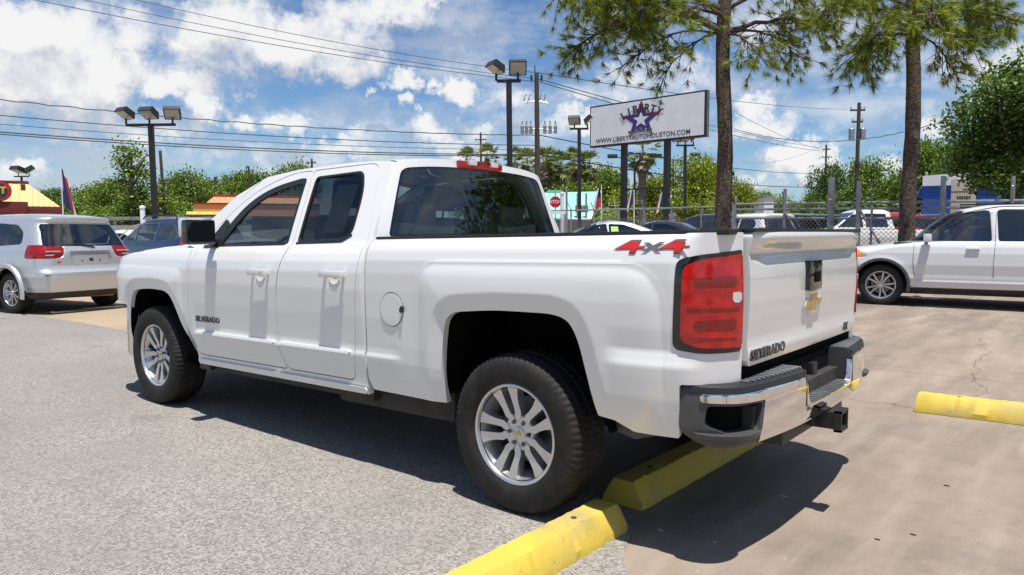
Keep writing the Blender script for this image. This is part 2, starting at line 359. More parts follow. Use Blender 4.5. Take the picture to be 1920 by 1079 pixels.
def wheel(parent, name, x, y, z, side=1, R=.388, rimr=.2455, w=.262, spin=0.0, style='double5', hi=True, rimmat='alloy'):
    """wheel part with tyre, rim... outer face towards +Y (side=1)"""
    M = Matrix.Translation((x, y, z)) @ Matrix.Rotation(0 if side > 0 else PI, 4, 'Z') @ Matrix.Rotation(spin, 4, 'Y')
    b = MB(); b.lathe([(rimr-.022, -w*.44), (rimr-.02, -w*.3), (rimr-.045, -w*.2), (rimr-.05, .02), (rimr-.032, w*.26), (rimr-.022, w*.34), (rimr-.014, w*.425), (rimr-.004, w*.44), (rimr, w*.432), (rimr-.001, w*.38), (rimr-.012, w*.35)], 72 if hi else 32)
    root = b.build('wheel', rimmat, parent)
    root.matrix_local = M
    tyre_mb(R, w, rimr-.012, 288 if hi else 64, hi).build('tyre', 'rubber', root, 30)
    f = w*.36     # face plane of the spokes
    s = MB(); d = MB()
    def spoke(poly, y0, y1, ang, bow=.0):
        V = []; n = len(poly)
        for yy in (y0, y1):
            for (r, t) in poly:
                a = ang; rr = math.hypot(r, t); dep = bow*(1-min(1, max(0, (rr-.07)/(rimr-.08))))
                V.append((r*math.cos(a)-t*math.sin(a), yy-dep if yy == y1 else yy-dep*.6, r*math.sin(a)+t*math.cos(a)))
        s.add(V, [list(range(n))[::-1], list(range(n, 2*n))]+[[i, (i+1) % n, n+(i+1) % n, n+i] for i in range(n)])
    ro = rimr-.016
    if style == 'double5':
        for k in range(5):
            a = 2*PI*k/5
            for q in (-1, 1):
                P = [(.050, .004*q), (.064, .032*q), (.092, .050*q), (.128, .053*q), (.170, .063*q), (ro-.012, .084*q), (ro-.002, .084*q), (ro+.001, .023*q), (.165, .0205*q), (.120, .018*q), (.100, .014*q), (.088, .004*q)]
                Pin = P if q > 0 else P[::-1]
                spoke(Pin, f-.05, f+.004, a, .028)
        s.lathe([(0.0, f-.026), (.084, f-.028), (.089, f-.038), (.085, f-.075), (.0, f-.075)], 40)
        for k in range(6):
            a = 2*PI*k/6; L = Matrix.Translation((.0575*math.cos(a), 0, .0575*math.sin(a)))
            d.lathe([(0.0155, f-.029), (.0155, f-.0275), (.0, f-.0275)], 14, M=L)
        d.build('lug_pocket', 'gloss_black', root)
        lg = MB()
        for k in range(6):
            a = 2*PI*k/6; L = Matrix.Translation((.0575*math.cos(a), 0, .0575*math.sin(a)))
            lg.lathe([(0, f-.012), (.007, f-.012), (.0095, f-.016), (.0095, f-.03)], 6, M=L)
        lg.build('lug_nuts', 'alloy_dark', root)
        c = MB(); c.lathe([(0, f-.018), (.025, f-.019), (.034, f-.024), (.036, f-.034)], 32); cc = c.build('hub_cap', 'alloy', root)
        e = MB(); e.prism([(-.022, -.006), (-.009, -.006), (-.009, -.012), (.009, -.012), (.009, -.006), (.022, -.006), (.017, .006), (.008, .006), (.008, .012), (-.010, .012), (-.010, .006), (-.017, .006)], f-.0185, f-.0155); e.build('emblem', 'gold', cc)
    else:
        n = {'five': 5, 'ten': 10, 'six': 6}[style]
        for k in range(n):
            a = 2*PI*k/n
            if style == 'five':
                for q in (-1, 1):
                    P = [(.03, .004*q), (.05, .030*q), (.11, .036*q), (ro, .074*q), (ro, .046*q), (.12, .012*q)]
                    spoke(P if q > 0 else P[::-1], f-.04, f, a, .01)
            else:
                wd = .016 if style == 'ten' else .026
                spoke([(.03, -wd*.8), (ro, -wd*1.25), (ro, wd*1.25), (.03, wd*.8)], f-.04, f, a, .01)
        s.lathe([(0, f+.003), (.045, f), (.05, f-.01), (.05, f-.05), (0, f-.05)], 24)
    s.build('spokes', rimmat, root, 30)
    k = MB(); k.lathe([(0, -.02), (.135, -.02), (.165, -.02), (.165, -.032), (0, -.032)], 36); k.lathe([(0, -.0), (.075, -.0), (.078, -.03)], 24); k.build('brake_disc', 'alloy_dark', root)
    g = MB(); g.lathe([(0, -w*.30), (rimr-.03, -w*.30)], 32); g.build('inner_shadow_plate', 'dark_void', root).name = 'barrel_shade_plate'  # near-black disc added to stand for the shade inside the wheel barrel
    return root
# ================================================================== PICKUP TRUCK
TR = thing('pickup_truck', 'white four-door pickup truck with chrome rear bumper parked across the yellow wheel stops', 'pickup truck')
RAKE = .018
def shear(P):
    P = np.array(P, float); P[:, 2] -= RAKE*P[:, 0]; return P
def rake(o):
    for v in o.data.vertices: v.co.z -= RAKE*v.co.x
    return o
# plan curve of the body side (left), arc-length parametrised; u = x on the straight part
def make_plan():
    pts = []
    for t in np.linspace(0, 1, 60)[::-1]:      # tail corner: ellipse
        a = t*math.radians(83); pts.append((-.80-.262*math.sin(a), 1.0-.235*(1-math.cos(a)**.9)))
    rear = pts[:-1]
    front = [(4.02+.62*math.sin(t*PI/2), 1.0-.45*(1-math.cos(t*PI/2))) for t in np.linspace(0, 1, 60)][1:]
    straight = [(x, 1.0) for x in np.linspace(-.80, 4.02, 60)]
    return np.array(rear+straight+front)
PL = make_plan(); _ds = np.hypot(*(PL[1:]-PL[:-1]).T); _s = np.concatenate([[0], np.cumsum(_ds)]); _k = 59; _s = _s-_s[_k]-.80
_t = np.gradient(PL, axis=0); _t /= np.linalg.norm(_t, axis=1)[:, None]; _n = np.stack([-_t[:, 1], _t[:, 0]], 1)
U0, U1 = _s[0], _s[-1]
BP = np.array([(.30, .93), (.44, .945), (.50, .960), (.56, .972), (.66, .985), (.75, .990), (.90, .996), (1.05, 1.002), (1.15, .998), (1.21, .986), (1.26, .965), (1.29, .945), (1.303, .935), (1.312, .918), (1.34, .905)])
ARCH_R = fillet([(.472, .30, 0), (.472, .62, .1), (.455, .80, .1), (.425, .958, .10), (.10, .985, .1), (-.30, .985, .12), (-.375, .905, .12), (-.43, .72, .1), (-.50, .46, 0), (-.52, .30, 0)], .1)
ARCH_F = fillet([(4.06, .30, 0), (4.06, .62, .1), (4.02, .82, .1), (3.95, .965, .10), (3.65, .985, .1), (3.37, .972, .11), (3.28, .88, .1), (3.17, .68, .15), (3.00, .47, .05), (2.90, .40, .05), (2.85, .30, 0)], .1)
FL_R = fillet([(.65, .2, 0), (.65, 1.224, .16), (-.80, 1.224, .22), (-.86, .2, 0)], .2, 9)
FL_F = fillet([(4.9, .2, 0), (4.9, 1.18, .1), (4.3, 1.20, .3), (3.115, 1.175, .12), (3.10, .2, 0)], .1)
def yside(x, z):
    x = np.asarray(x, float); z = np.asarray(z, float)
    y = np.interp(z, BP[:, 0], BP[:, 1])
    up = z > 1.34; y = np.where(up, .905-.42*(z-1.34)-.06*np.maximum(z-1.34, 0)**2, y)
    # bed: fuller shoulder up to the rail
    wb = sst(1.09, 1.055, x); yb = np.interp(z, [.30, .44, .50, .56, .66, .75, .90, 1.05, 1.15, 1.22, 1.27, 1.305, 1.325, 1.34], [.93, .945, .960, .972, .983, .987, .990, .992, .990, .984, .970, .952, .935, .90]); y = y*(1-wb)+yb*wb
    # door kick-out with the ledge at moulding height
    wd = sst(.74, .86, x)*sst(3.02, 2.96, x)
    k = np.interp(z, [.50, .60, .686, .694, .73, .80, .90], [0, .004, .012, -.004, -.012, -.008, 0]); y = y+.42*k*wd*(z < .92)
    wt = sst(-.50, -.62, x)*sst(-1.0, -.86, x); y = y+np.interp(z, [.55, .80, .815, .86, .95], [0, .012, .006, -.006, 0])*wt
    for FLp, AR in ((FL_R, ARCH_R), (FL_F, ARCH_F)):
        s = sdf(FLp, x, z); f = np.where(s < 0, -.011*sst(0, -.028, s)+.040*(1-np.exp(np.minimum(s, 0)/.07)), 0)
        lowfade = sst(.40, .62, z)
        d = sdf(AR, x, z); lip = np.where(d < .085, -.024*(1-np.maximum(d, 0)/.085)**1.0, 0)
        y = y+f*lowfade*.85+lip*(s < .1)
    wc = sst(-.84, -.98, x); y = y+wc*np.maximum(0, .984-y)*(z > 1.15)
    return y
def SIDE(u, z, off=0.0):
    px = np.interp(u, _s, PL[:, 0]); py = np.interp(u, _s, PL[:, 1]); nx = np.interp(u, _s, _n[:, 0]); ny = np.interp(u, _s, _n[:, 1])
    d = yside(np.clip(u, U0, U1), z)-1.0+off
    return np.stack([px+nx*d, py+ny*d, z+0*px], 1)
def both(name, outline, holes, mat, **k):
    L = patch(name, SIDE, outline, holes, mat, TR, xform=shear, **k); R = patch(name, SIDE, outline, holes, mat, TR, side=-1, xform=shear, **k); return L, R
# bed side
ue = U0+.002
LAMP = fillet([(-.838, .872, .03), (-.846, 1.232, .035), (-.95, 1.250, .02), (ue+.012, 1.268, .008), (ue+.012, .862, .008), (-.95, .858, .03)], .02, 4)
both('bed_side', [(1.052, 1.336), (1.052, .92), (1.058, .55), (1.03, .485), (.40, .475), (-.40, .475), (-.44, .548), (-.57, .546), (-.66, .505), (-.868, .505), (-.872, .732), (ue, .735), (ue, 1.336)],
     [ARCH_R, LAMP], 'white_paint', flange=.035, res=.011, lines_z=(1.2235, 1.212))
# fuel door: a ring groove and its disc
def ringpoly(cx, cz, r, n=40): return [(cx+r*math.cos(2*PI*i/n), cz+r*math.sin(2*PI*i/n)) for i in range(n)]
fd = patch('fuel_door', SIDE, ringpoly(.835, .953, .090), [], 'white_paint', TR, res=.01, flange=.004, off=.0042, xform=shear)
patch('groove', SIDE, ringpoly(.835, .953, .0945), [ringpoly(.835, .953, .0895)], 'black_plastic', fd, res=.006, flange=0, off=.0015, xform=shear)
gm = MB(); gm.prism([(.737, .945), (.755, .938), (.760, .955), (.750, .975), (.737, .972)], .985, 1.006); rake(gm.build('finger_notch', 'black_plastic', fd))
FDOOR = [(3.034, 1.150), (3.042, .93), (3.047, .62, .1), (2.985, .525, .1), (1.853, .525), (1.905, .60, .08), (1.935, .70, .1), (1.938, .90, .1), (1.912, 1.107, .15), (1.850, 1.300, .05), (1.905, 1.79, .05), (2.10, 1.79, .2), (2.30, 1.748, .2), (2.50, 1.685, .2), (2.69, 1.575, .1), (2.86, 1.435, .05), (3.0, 1.312, .02), (2.96, 1.27, .03)]
FD = fillet(FDOOR, .04)
RDOOR = [(1.897, 1.79), (1.842, 1.300, .05), (1.904, 1.107, .15), (1.930, .90, .1), (1.930, .70, .1), (1.897, .60, .08), (1.843, .525, .04), (1.185, .525, .04), (1.160, .69, .1), (1.145, .94, .1), (1.118, 1.20, .1), (1.130, 1.36, .1), (1.235, 1.75, .08), (1.29, 1.792, .06)]
RD = fillet(RDOOR, .03)
FWIN = fillet([(2.80, 1.318, .01), (2.66, 1.50, .2), (2.52, 1.62, .2), (2.30, 1.705, .2), (2.00, 1.745, .03), (1.950, 1.740, .02), (1.905, 1.322, .01)], .05)
RWIN = fillet([(1.800, 1.328, .02), (1.845, 1.745, .03), (1.375, 1.752, .05), (1.305, 1.62, .3), (1.285, 1.372, .05), (1.36, 1.338, .05)], .03)
fdoor = both('front_door', FD, [FWIN], 'white_paint', flange=.03); rdoor = both('rear_door', RD, [RWIN], 'white_paint', flange=.03)
def grow(p, r):
    c = np.mean(np.array([q[:2] for q in p]), 0); A = np.array([q[:2] for q in p]); n = len(A); o = []
    for i in range(n):
        t = A[(i+1) % n]-A[i-1]; t /= np.linalg.norm(t)+1e-9; nn = np.array([t[1], -t[0]])
        if nn@(A[i]-c) < 0: nn = -nn
        o.append(tuple(A[i]+nn*r))
    return o
CAB = [(1.075, .447), (2.985, .447), (3.00, .49), (3.05, .56), (3.052, 1.15), (3.05, 1.30), (3.23, 1.322), (2.95, 1.53), (2.76, 1.668), (2.45, 1.783), (2.1, 1.812), (1.6, 1.818), (1.32, 1.81), (1.135, 1.79), (1.068, 1.34), (1.062, 1.25), (1.068, .9)]
both('cab_side', fillet(CAB, .012, 2), [grow(FD, .006), grow(RD, .006)], 'white_paint', flange=.03)
FEN = [(3.060, 1.150), (3.060, 1.296), (3.25, 1.300), (3.67, 1.285), (4.0, 1.262), (4.22, 1.232), (4.42, 1.19), (4.42, .90), (4.22, .86), (4.10, .86), (3.98, .80), (3.2, .5), (2.93, .447), (2.985, .455), (3.058, .57)]
both('front_fender', fillet(FEN, .012, 2), [ARCH_F], 'white_paint', flange=.03)
# black arch liners behind every arch, dark backing behind the gaps
for s in (1, -1):
    for x0, x1 in ((-.56, .50), (2.97, 4.12)):
        AR = ARCH_R if x0 < 1 else ARCH_F
        gp = grow(AR, .010); cx = (x0+x1)/2
        pp = sorted([q for q in gp if q[1] > .40], key=lambda q: math.atan2(q[1]-.42, q[0]-cx))
        m = MB(); V = []; F = []
        for (x, z) in pp: V += [(x, s*(float(yside(x, z))-.012), z), (x, s*.48, z)]
        n = len(V)//2
        for i in range(n-1): F.append([2*i, 2*i+1, 2*i+3, 2*i+2])
        k = len(V); V += [(x, s*.48, z) for (x, z) in pp]; F.append(list(range(k, len(V))))
        m.add(V, F); rake(m.build('wheel_arch_liner', 'dark_void', TR))
    m = MB(); m.box(1.02, 3.08, s*.925-.004, s*.925+.004, .50, 1.26); rake(m.build('gap_shade_panel', 'dark_void', TR))  # near-black sheet standing in for the shade in the door gaps
    m = MB(); m.box(2.88, 3.04, min(s*.72, s*.935), max(s*.72, s*.935), .40, .52, bev=.02); rake(m.build('splash_guard', 'black_plastic', TR))
    m = MB(); m.prism([(-.42, .60), (-.68, .56), (-.70, .47), (-.60, .44), (-.46, .47)], s*.80, s*.86); rake(m.build('splash_guard', 'grey_plastic', TR))
# body side mouldings, belt seals, window trims, glass
for s, fdo, rdo in ((1, fdoor[0], rdoor[0]), (-1, fdoor[1], rdoor[1])):
    patch('moulding', SIDE, fillet([(2.955, .678), (2.955, .700), (1.965, .700), (1.965, .678)], .006), [], 'white_paint', fdo, side=s, flange=.016, off=.014, xform=shear)
    patch('moulding', SIDE, fillet([(1.905, .678), (1.905, .700), (1.195, .700), (1.195, .678)], .006), [], 'white_paint', rdo, side=s, flange=.016, off=.014, xform=shear)
    patch('belt_seal', SIDE, fillet([(2.93, 1.304), (2.93, 1.320), (1.915, 1.327), (1.915, 1.309)], .004), [], 'gloss_black', fdo, side=s, flange=.01, off=.006, xform=shear)
    patch('belt_seal', SIDE, fillet([(1.81, 1.311), (1.81, 1.328), (1.37, 1.336), (1.285, 1.372), (1.275, 1.36), (1.36, 1.322)], .004), [], 'gloss_black', rdo, side=s, flange=.01, off=.006, xform=shear)
    patch('window_seal', SIDE, grow(FWIN, .004), [fillet([(2.715, 1.318, .01), (2.60, 1.47, .2), (2.47, 1.59, .2), (2.27, 1.672, .2), (2.00, 1.712, .03), (1.958, 1.706, .02), (1.925, 1.322, .01)], .05)], 'black_plastic', fdo, side=s, flange=.02, off=.004, xform=shear)
    patch('window_seal', SIDE, grow(RWIN, .004), [grow(RWIN, -.009)], 'black_plastic', rdo, side=s, flange=.02, off=.003, xform=shear)
    patch('window_glass', SIDE, FWIN, [], 'cab_glass', fdo, side=s, flange=0, off=-.010, xform=shear, smooth=80)
    patch('window_glass', SIDE, RWIN, [], 'tint_glass', rdo, side=s, flange=0, off=-.008, xform=shear, smooth=80)
    patch('sail_panel', SIDE, fillet([(2.93, 1.30), (2.76, 1.50), (2.70, 1.47), (2.70, 1.30)], .01), [], 'black_plastic', fdo, side=s, flange=.02, off=.008, xform=shear)
    patch('cladding', SIDE, fillet([(2.975, .452), (2.975, .49), (1.08, .49), (1.08, .452)], .01), [], 'white_paint', TR, side=s, flange=.03, off=.018, xform=shear).name = 'rocker_panel'
    # handles
    for hx, dd in ((2.085, fdo), (1.315, rdo)):
        p = 1.002*s; h = MB()
        A = MB(); A.box(hx-.108, hx+.100, -.012, .014, 1.118, 1.158, bev=.011); V = []
        for (x, y, z) in A.V: V.append((x, (y+.041-.16*((x-hx)/.108)**4*.08)*s+p, z))
        h.add(V, A.F)
        for q in (-.085, .085): h.box(hx+q-.012, hx+q+.012, min(p-.01*s, p+.035*s), max(p-.01*s, p+.035*s), 1.124, 1.152)
        hd = rake(h.build('door_handle', 'white_paint', dd))
        # scoop below the handle: shallow bowl lit from above
        c = MB(); c.lathe([(0, -.0), (.03, .006), (.046, .012), (.052, .006)], 24, M=Matrix.Translation((hx, p-.002*s, 1.115)) @ Matrix.Scale(.80, 4, (0, 0, 1)) @ Matrix.Scale(s*.6, 4, (0, 1, 0))); rake(c.build('handle_bowl', 'white_paint', hd))
        if hx > 2: k = MB(); k.lathe([(0, .0), (.006, .0)], 12, M=Matrix.Translation((hx-.083, p+.0565*s, 1.138)) @ Matrix.Scale(s, 4, (0, 1, 0))); rake(k.build('keyhole', 'badge_dark', hd))
    # mirror
    m = MB(); m.box(2.59, 2.68, 1.02, 1.232, 1.318, 1.490, bev=.028)
    V = [(x-(.03 if x < 2.66 else 0)*0, y*s, z+.0) for x, y, z in m.V]; hm = MB(); hm.add(V, m.F); mr_ = rake(hm.build('side_mirror', 'gloss_black', TR, 50))
    a = MB(); a.tube([(2.80, s*.90, 1.335), (2.74, s*.98, 1.335), (2.68, s*1.07, 1.350)], [.038, .032, .030], 10); a.box(2.72, 2.90, min(s*.895, s*.935), max(s*.895, s*.935), 1.295, 1.36, bev=.012); rake(a.build('mirror_arm', 'black_plastic', mr_))
    g = MB(); g.prism([(s*y, z) for y, z in fillet([(1.036, 1.336), (1.220, 1.336), (1.220, 1.474), (1.036, 1.474)], .03)], 2.5865, 2.5885, plane='YZ'); rake(g.build('mirror_glass', 'mirror', mr_) if 'mirror' in MAT else g.build('mirror_glass', 'gloss_black', mr_))
    c = MB(); c.box(2.650, 2.690, 1.06, 1.238, 1.37, 1.497, bev=.018); cc = MB(); cc.add([(x, y*s, z) for x, y, z in c.V], c.F); rake(cc.build('mirror_cap', 'white_paint', mr_, 50))
# hood
def HOOD(x, y, off=0.0):
    e = np.interp(x, [3.0, 3.25, 3.67, 4.0, 4.22, 4.42, 4.60], [1.318, 1.306, 1.288, 1.265, 1.236, 1.19, 1.10]); w = np.interp(x, [3.0, 4.0, 4.2, 4.42, 4.6], [.932, .945, .935, .86, .72])
    t = np.abs(y); z = e+.050*(1-t**4)-.004*np.cos(t*9); return np.stack([x, y*w, z+off-.03*sst(.93, 1, t)], 1)
patch('hood', HOOD, [(3.22, -1), (3.22, 1), (4.60, 1), (4.60, -1)], [], 'white_paint', TR, res=.04, resz=.04, flange=.02, out=(0, 0, 1), xform=shear)
# windshield, roof, rear cab wall
def SHIELD(a, b, off=0.0):   # a: 0 bottom..1 top ; b: -1..1 across
    yb = .905*(1-a)+.715*a; xb = 3.22*(1-a)+2.46*a+.11*(1-b*b)*(1-.35*a); zb = 1.325*(1-a)+1.785*a+.055*(1-b*b)*a+.02*(1-b*b); return np.stack([xb+off*.5, b*yb, zb+off*.86], 1)
patch('windshield', SHIELD, [(0, -1), (0, 1), (1, 1), (1, -1)], [], 'cab_glass', TR, res=.05, resz=.05, flange=0, out=(1, 0, 1), xform=shear, smooth=80)
def ROOF(x, b, off=0.0):
    zr = np.interp(x, [1.10, 1.135, 1.32, 1.6, 2.1, 2.46, 2.60], [1.765, 1.79, 1.81, 1.818, 1.812, 1.785, 1.77]); yr = yside(x*0+1.8, zr)
    t = np.abs(b); fr = sst(2.46, 2.60, x); z = zr+.052*(1-t**2.6)-.012*sst(1.20, 1.11, x)
    xx = x-(.045*(1-t*t))*sst(1.4, 1.12, x)+(.11*.65*(1-t*t))*sst(2.2, 2.46, x); return np.stack([xx, b*yr, z+off], 1)
patch('roof', ROOF, [(1.125, -1), (1.125, 1), (2.46, 1), (2.46, -1)], [], 'white_paint', TR, res=.04, resz=.025, flange=.02, out=(0, 0, 1), xform=shear)
def REAR(b, v, off=0.0):     # b across -1..1 ; v height 0..1
    t = np.abs(b); zt = 1.788+.044*(1-t**2.6); z = 1.28+v*(zt-1.28); yr = yside(b*0+1.8, 1.28+v*.508)
    x = 1.062+.070*v**1.0*1.0-.045*(1-t**6)+.012*(1-v)*0; return np.stack([x-off, b*yr, z], 1)
rw = fillet([(-.905, .12, .06), (-.915, .92, .08), (.915, .92, .08), (.905, .12, .06)], .05, 6)
rp = patch('cab_back', REAR, [(-1, 0), (-1, 1), (1, 1), (1, 0)], [rw], 'white_paint', TR, res=.02, resz=.02, flange=.02, out=(-1, 0, 0), xform=shear)
rgl = patch('rear_window', REAR, rw, [], 'rear_tint', rp, res=.04, resz=.04, flange=0, off=-.006, out=(-1, 0, 0), xform=shear, smooth=80)
patch('window_border', REAR, rw, [fillet([(-.885, .16, .05), (-.895, .895, .06), (.895, .895, .06), (.885, .16, .05)], .05, 6)], 'gloss_black', rp, res=.02, resz=.02, flange=.01, off=-.003, out=(-1, 0, 0), xform=shear)
for q in (1, -1): patch('roof_ditch', ROOF, [(1.128, q*.935), (1.128, q*.955), (1.36, q*.955), (1.36, q*.94)], [], 'gloss_black', TR, res=.02, resz=.01, flange=.0, off=.003, out=(0, 0, 1), xform=shear)
# high brake lamp
ch = MB(); ch.box(1.040, 1.12, -.215, .215, 1.797, 1.842, bev=.012); cb = MB(); cb.add([(x+.02*(y/.2)**2, y, z-.010*(y/.2)**2) for x, y, z in ch.V], ch.F); cl = rake(cb.build('high_brake_lamp', 'red_lens', TR))
for y in (-.105, .105):
    c = MB(); c.box(1.0365, 1.06, y-.036, y+.036, 1.804, 1.836, bev=.004); rake(c.build('cargo_lamp', 'clear_lens', cl))
c = MB(); c.box(1.036, 1.06, -.062, .062, 1.806, 1.834, bev=.004); rake(c.build('lens_block', 'red_lens_dark', cl))
an = MB(); an.tube([(3.3, -.80, 1.30), (3.2, -.81, 1.75)], .003, 5); rake(an.build('aerial', 'black_plastic', TR))
# bed: inner walls, floor, rails
b = MB(); b.box(-1.0, -.56, -.80, .80, .84, .86); b.box(-.56, .54, -.47, .47, .84, .86); b.box(.54, 1.03, -.80, .80, .84, .86); b.box(1.0, 1.03, -.86, .86, .84, 1.325)
for s in (1, -1): b.box(-1.0, 1.0, min(s*.80, s*.83), max(s*.80, s*.83), 1.03, 1.325); b.box(-1.0, -.57, min(s*.80, s*.83), max(s*.80, s*.83), .86, 1.03); b.box(.55, 1.0, min(s*.80, s*.83), max(s*.80, s*.83), .86, 1.03); b.box(-.57, .55, min(s*.47, s*.80), max(s*.47, s*.80), 1.012, 1.03); b.box(-.57, .55, min(s*.462, s*.470), max(s*.462, s*.470), .86, 1.03)
for k in range(7): b.box(-.98, .99, -.43+k*.135, -.37+k*.135, .86, .872)
rake(b.build('bed_liner', 'white_paint', TR))
for s in (1, -1):
    r_ = MB(); r_.box(-1.035, 1.045, min(s*.80, s*.918), max(s*.80, s*.918), 1.326, 1.349, bev=.008); rake(r_.build('bed_rail_cap', 'black_plastic', TR))
# tailgate
TG = np.array([(.78, -1.058), (.80, -1.062), (.845, -1.066), (.862, -1.060), (.90, -1.058), (1.05, -1.066), (1.16, -1.066), (1.205, -1.060), (1.235, -1.046), (1.252, -1.040), (1.275, -1.056), (1.298, -1.080), (1.310, -1.085), (1.328, -1.084), (1.338, -1.072)])
zz_ = np.linspace(.78, 1.338, 150); xx_ = np.interp(zz_, TG[:, 0], TG[:, 1]); ker = np.ones(7)/7; xs_ = np.convolve(np.pad(xx_, 3, 'edge'), ker, 'valid')
def TGS(y, z, off=0.0):
    ins = sst(.77, .60, np.abs(y)); prof = np.interp(z, zz_, xs_); w = np.where(z > 1.19, np.clip(.35+.65*ins, 0, 1), 1); return np.stack([-1.062+(prof+1.062)*w-.008*(1-(y/.78)**2)-off, y, z+0*y], 1)
tg = patch('tailgate', TGS, fillet([(-.774, .792, .01), (-.774, 1.337, .004), (.774, 1.337, .004), (.774, .792, .01)], .01), [], 'white_paint', TR, res=.03, resz=.008, flange=.05, out=(-1, 0, 0), xform=shear, smooth=30)
t = MB(); t.box(-1.082, -1.0, -.772, .772, 1.337, 1.352, bev=.004); rake(t.build('tailgate_cap', 'black_plastic', tg))
t = MB(); t.box(-1.0, -.985, -.772, .772, .80, 1.335); rake(t.build('inner_panel', 'white_paint', tg))
t = MB(); t.box(-1.03, -1.0, -.80, .80, .62, .80); t.box(-1.03, -.99, -.80, .80, .78, 1.32); rake(t.build('tail_sill', 'dark_void', TR))
h = MB(); h.box(-1.098, -1.05, -.055, .125, 1.062, 1.205, bev=.012); hh = rake(h.build('tailgate_handle', 'gloss_black', tg))
h = MB(); h.box(-1.104, -1.09, -.012, .065, 1.10, 1.15, bev=.006); rake(h.build('latch_pocket', 'dark_void', hh))
def bowtie(cx, cz, w, h):
    P = [(-1, -.30), (-.40, -.30), (-.40, -1), (.30, -1), (.30, -.30), (.86, -.30), (1, .30), (.40, .30), (.40, 1), (-.30, 1), (-.30, .30), (-.86, .30)]
    return [(cx-a*w/2, cz+b_*h/2) for a, b_ in P]
e = MB(); e.prism(bowtie(.025, 1.003, .27, .108), -1.082, -1.066, 'YZ'); eb = rake(e.build('emblem', 'chrome', tg)); e = MB(); e.prism(bowtie(.025, 1.003, .235, .078), -1.0850, -1.0815, 'YZ'); rake(e.build('emblem_face', 'gold', eb))
MR = lambda y, z, x=-1.070: Matrix(((0, 0, -1, x), (-1, 0, 0, y), (0, 1, 0, z), (0, 0, 0, 1)))
ML = lambda x, z, y: Matrix(((-1, 0, 0, x), (0, 0, 1, y), (0, 1, 0, z), (0, 0, 0, 1)))
MRT = lambda x, z, y: Matrix(((1, 0, 0, x), (0, 0, -1, y), (0, 1, 0, z), (0, 0, 0, 1)))
def badge(name, txt, size, M, mat, parent, bold=.03, xs=1.0, depth=.008):
    V, F = text_mesh(txt, size, depth, M, bold, xs); o = mesh_obj(name, V, F, mat, parent, None); return rake(o)
badge('name_badge', 'SILVERADO', .060, MR(.565, .832), 'badge_dark', tg, .03, 1.25)
badge('trim_badge', 'LT', .055, MR(-.575, .826), 'badge_dark', tg, .04, 1.2)
badge('name_badge', 'SILVERADO', .056, ML(2.80, .785, .988), 'badge_dark', fdoor[0], .03, 1.15); badge('name_badge', 'SILVERADO', .056, MRT(2.80, .785, -.988), 'badge_dark', fdoor[1], .03, 1.15)
# four wheel drive decal
def decal(s):
    d = MB(); r = MB(); x0, z0 = -.735, 1.283
    four = [(-.075, -.012), (-.012, .034), (.030, .034), (.024, .004), (.052, .004), (.049, -.010), (.021, -.010), (.016, -.034), (-.010, -.034), (-.005, -.010)]
    hole = [(-.030, .002), (.000, .022), (-.003, .002)]
    def add(mb, P, yo, k=1.0, cx=0):
        V = []
        for (a, b) in P: V.append((x0-(a*k+cx)*s*1 if s > 0 else x0+(a*k+cx), b*k*.68+z0))
        ys = yside(np.array([v[0] for v in V]), np.array([v[1] for v in V])); n = len(V); mb.add([(v[0], s*(y+yo), v[1]) for v, y in zip(V, ys)], [list(range(n)) if s > 0 else list(range(n))[::-1]])
    for cx in (-.098, .105):
        add(d, [(a*1.12, b*1.22) for a, b in four], .0035, 1.05, cx); add(r, four, .0055, 1.0, cx)
    add(d, [(-.052, .026), (-.026, .026), (-.004, .008), (.024, .028), (.048, .028), (.012, -.001), (.040, -.026), (.014, -.026), (-.006, -.009), (-.030, -.028), (-.054, -.028), (-.020, .0)], .0055, 1.0, .002)
    o = rake(d.build('decal', 'badge_grey', TR, None, fix=False)); rake(r.build('decal_fill', 'badge_red', o, None, fix=False))
decal(1); decal(-1)
# tail lamps
for s in (1, -1):
    lp = patch('tail_lamp', SIDE, LAMP, [], 'gloss_black', TR, side=s, res=.015, flange=.02, off=.004, xform=shear)
    LR = fillet([(-.872, .905, .03), (-.876, 1.205, .03), (-.95, 1.232, .02), (ue+.020, 1.252, .008), (ue+.020, .882, .008), (-.95, .882, .02)], .02, 4)
    patch('lens', SIDE, LR, [], 'red_lens', lp, side=s, res=.012, flange=.008, off=.012, xform=shear)
    for z0, z1, m_ in ((1.128, 1.16, 'red_lens_dark'), (.958, .99, 'red_lens_dark')):
        patch('lamp_cell', SIDE, fillet([(-.925, z0), (-.925, z1), (ue+.06, z1+.006), (ue+.06, z0)], .008), [], m_, lp, side=s, res=.012, flange=.004, off=.0145, xform=shear)
    for z0, z1 in ((1.040, 1.052), (.925, .933)):
        patch('lamp_ridge', SIDE, fillet([(-.885, z0), (-.885, z1), (ue+.04, z1+.004), (ue+.04, z0)], .008), [], 'red_lens', lp, side=s, res=.012, flange=.006, off=.016, xform=shear)
    patch('reversing_lamp', SIDE, fillet([(ue+.080, 1.060), (ue+.080, 1.100), (ue+.035, 1.103), (ue+.035, 1.060)], .006), [], 'clear_lens', lp, side=s, res=.012, flange=.004, off=.0155, xform=shear)
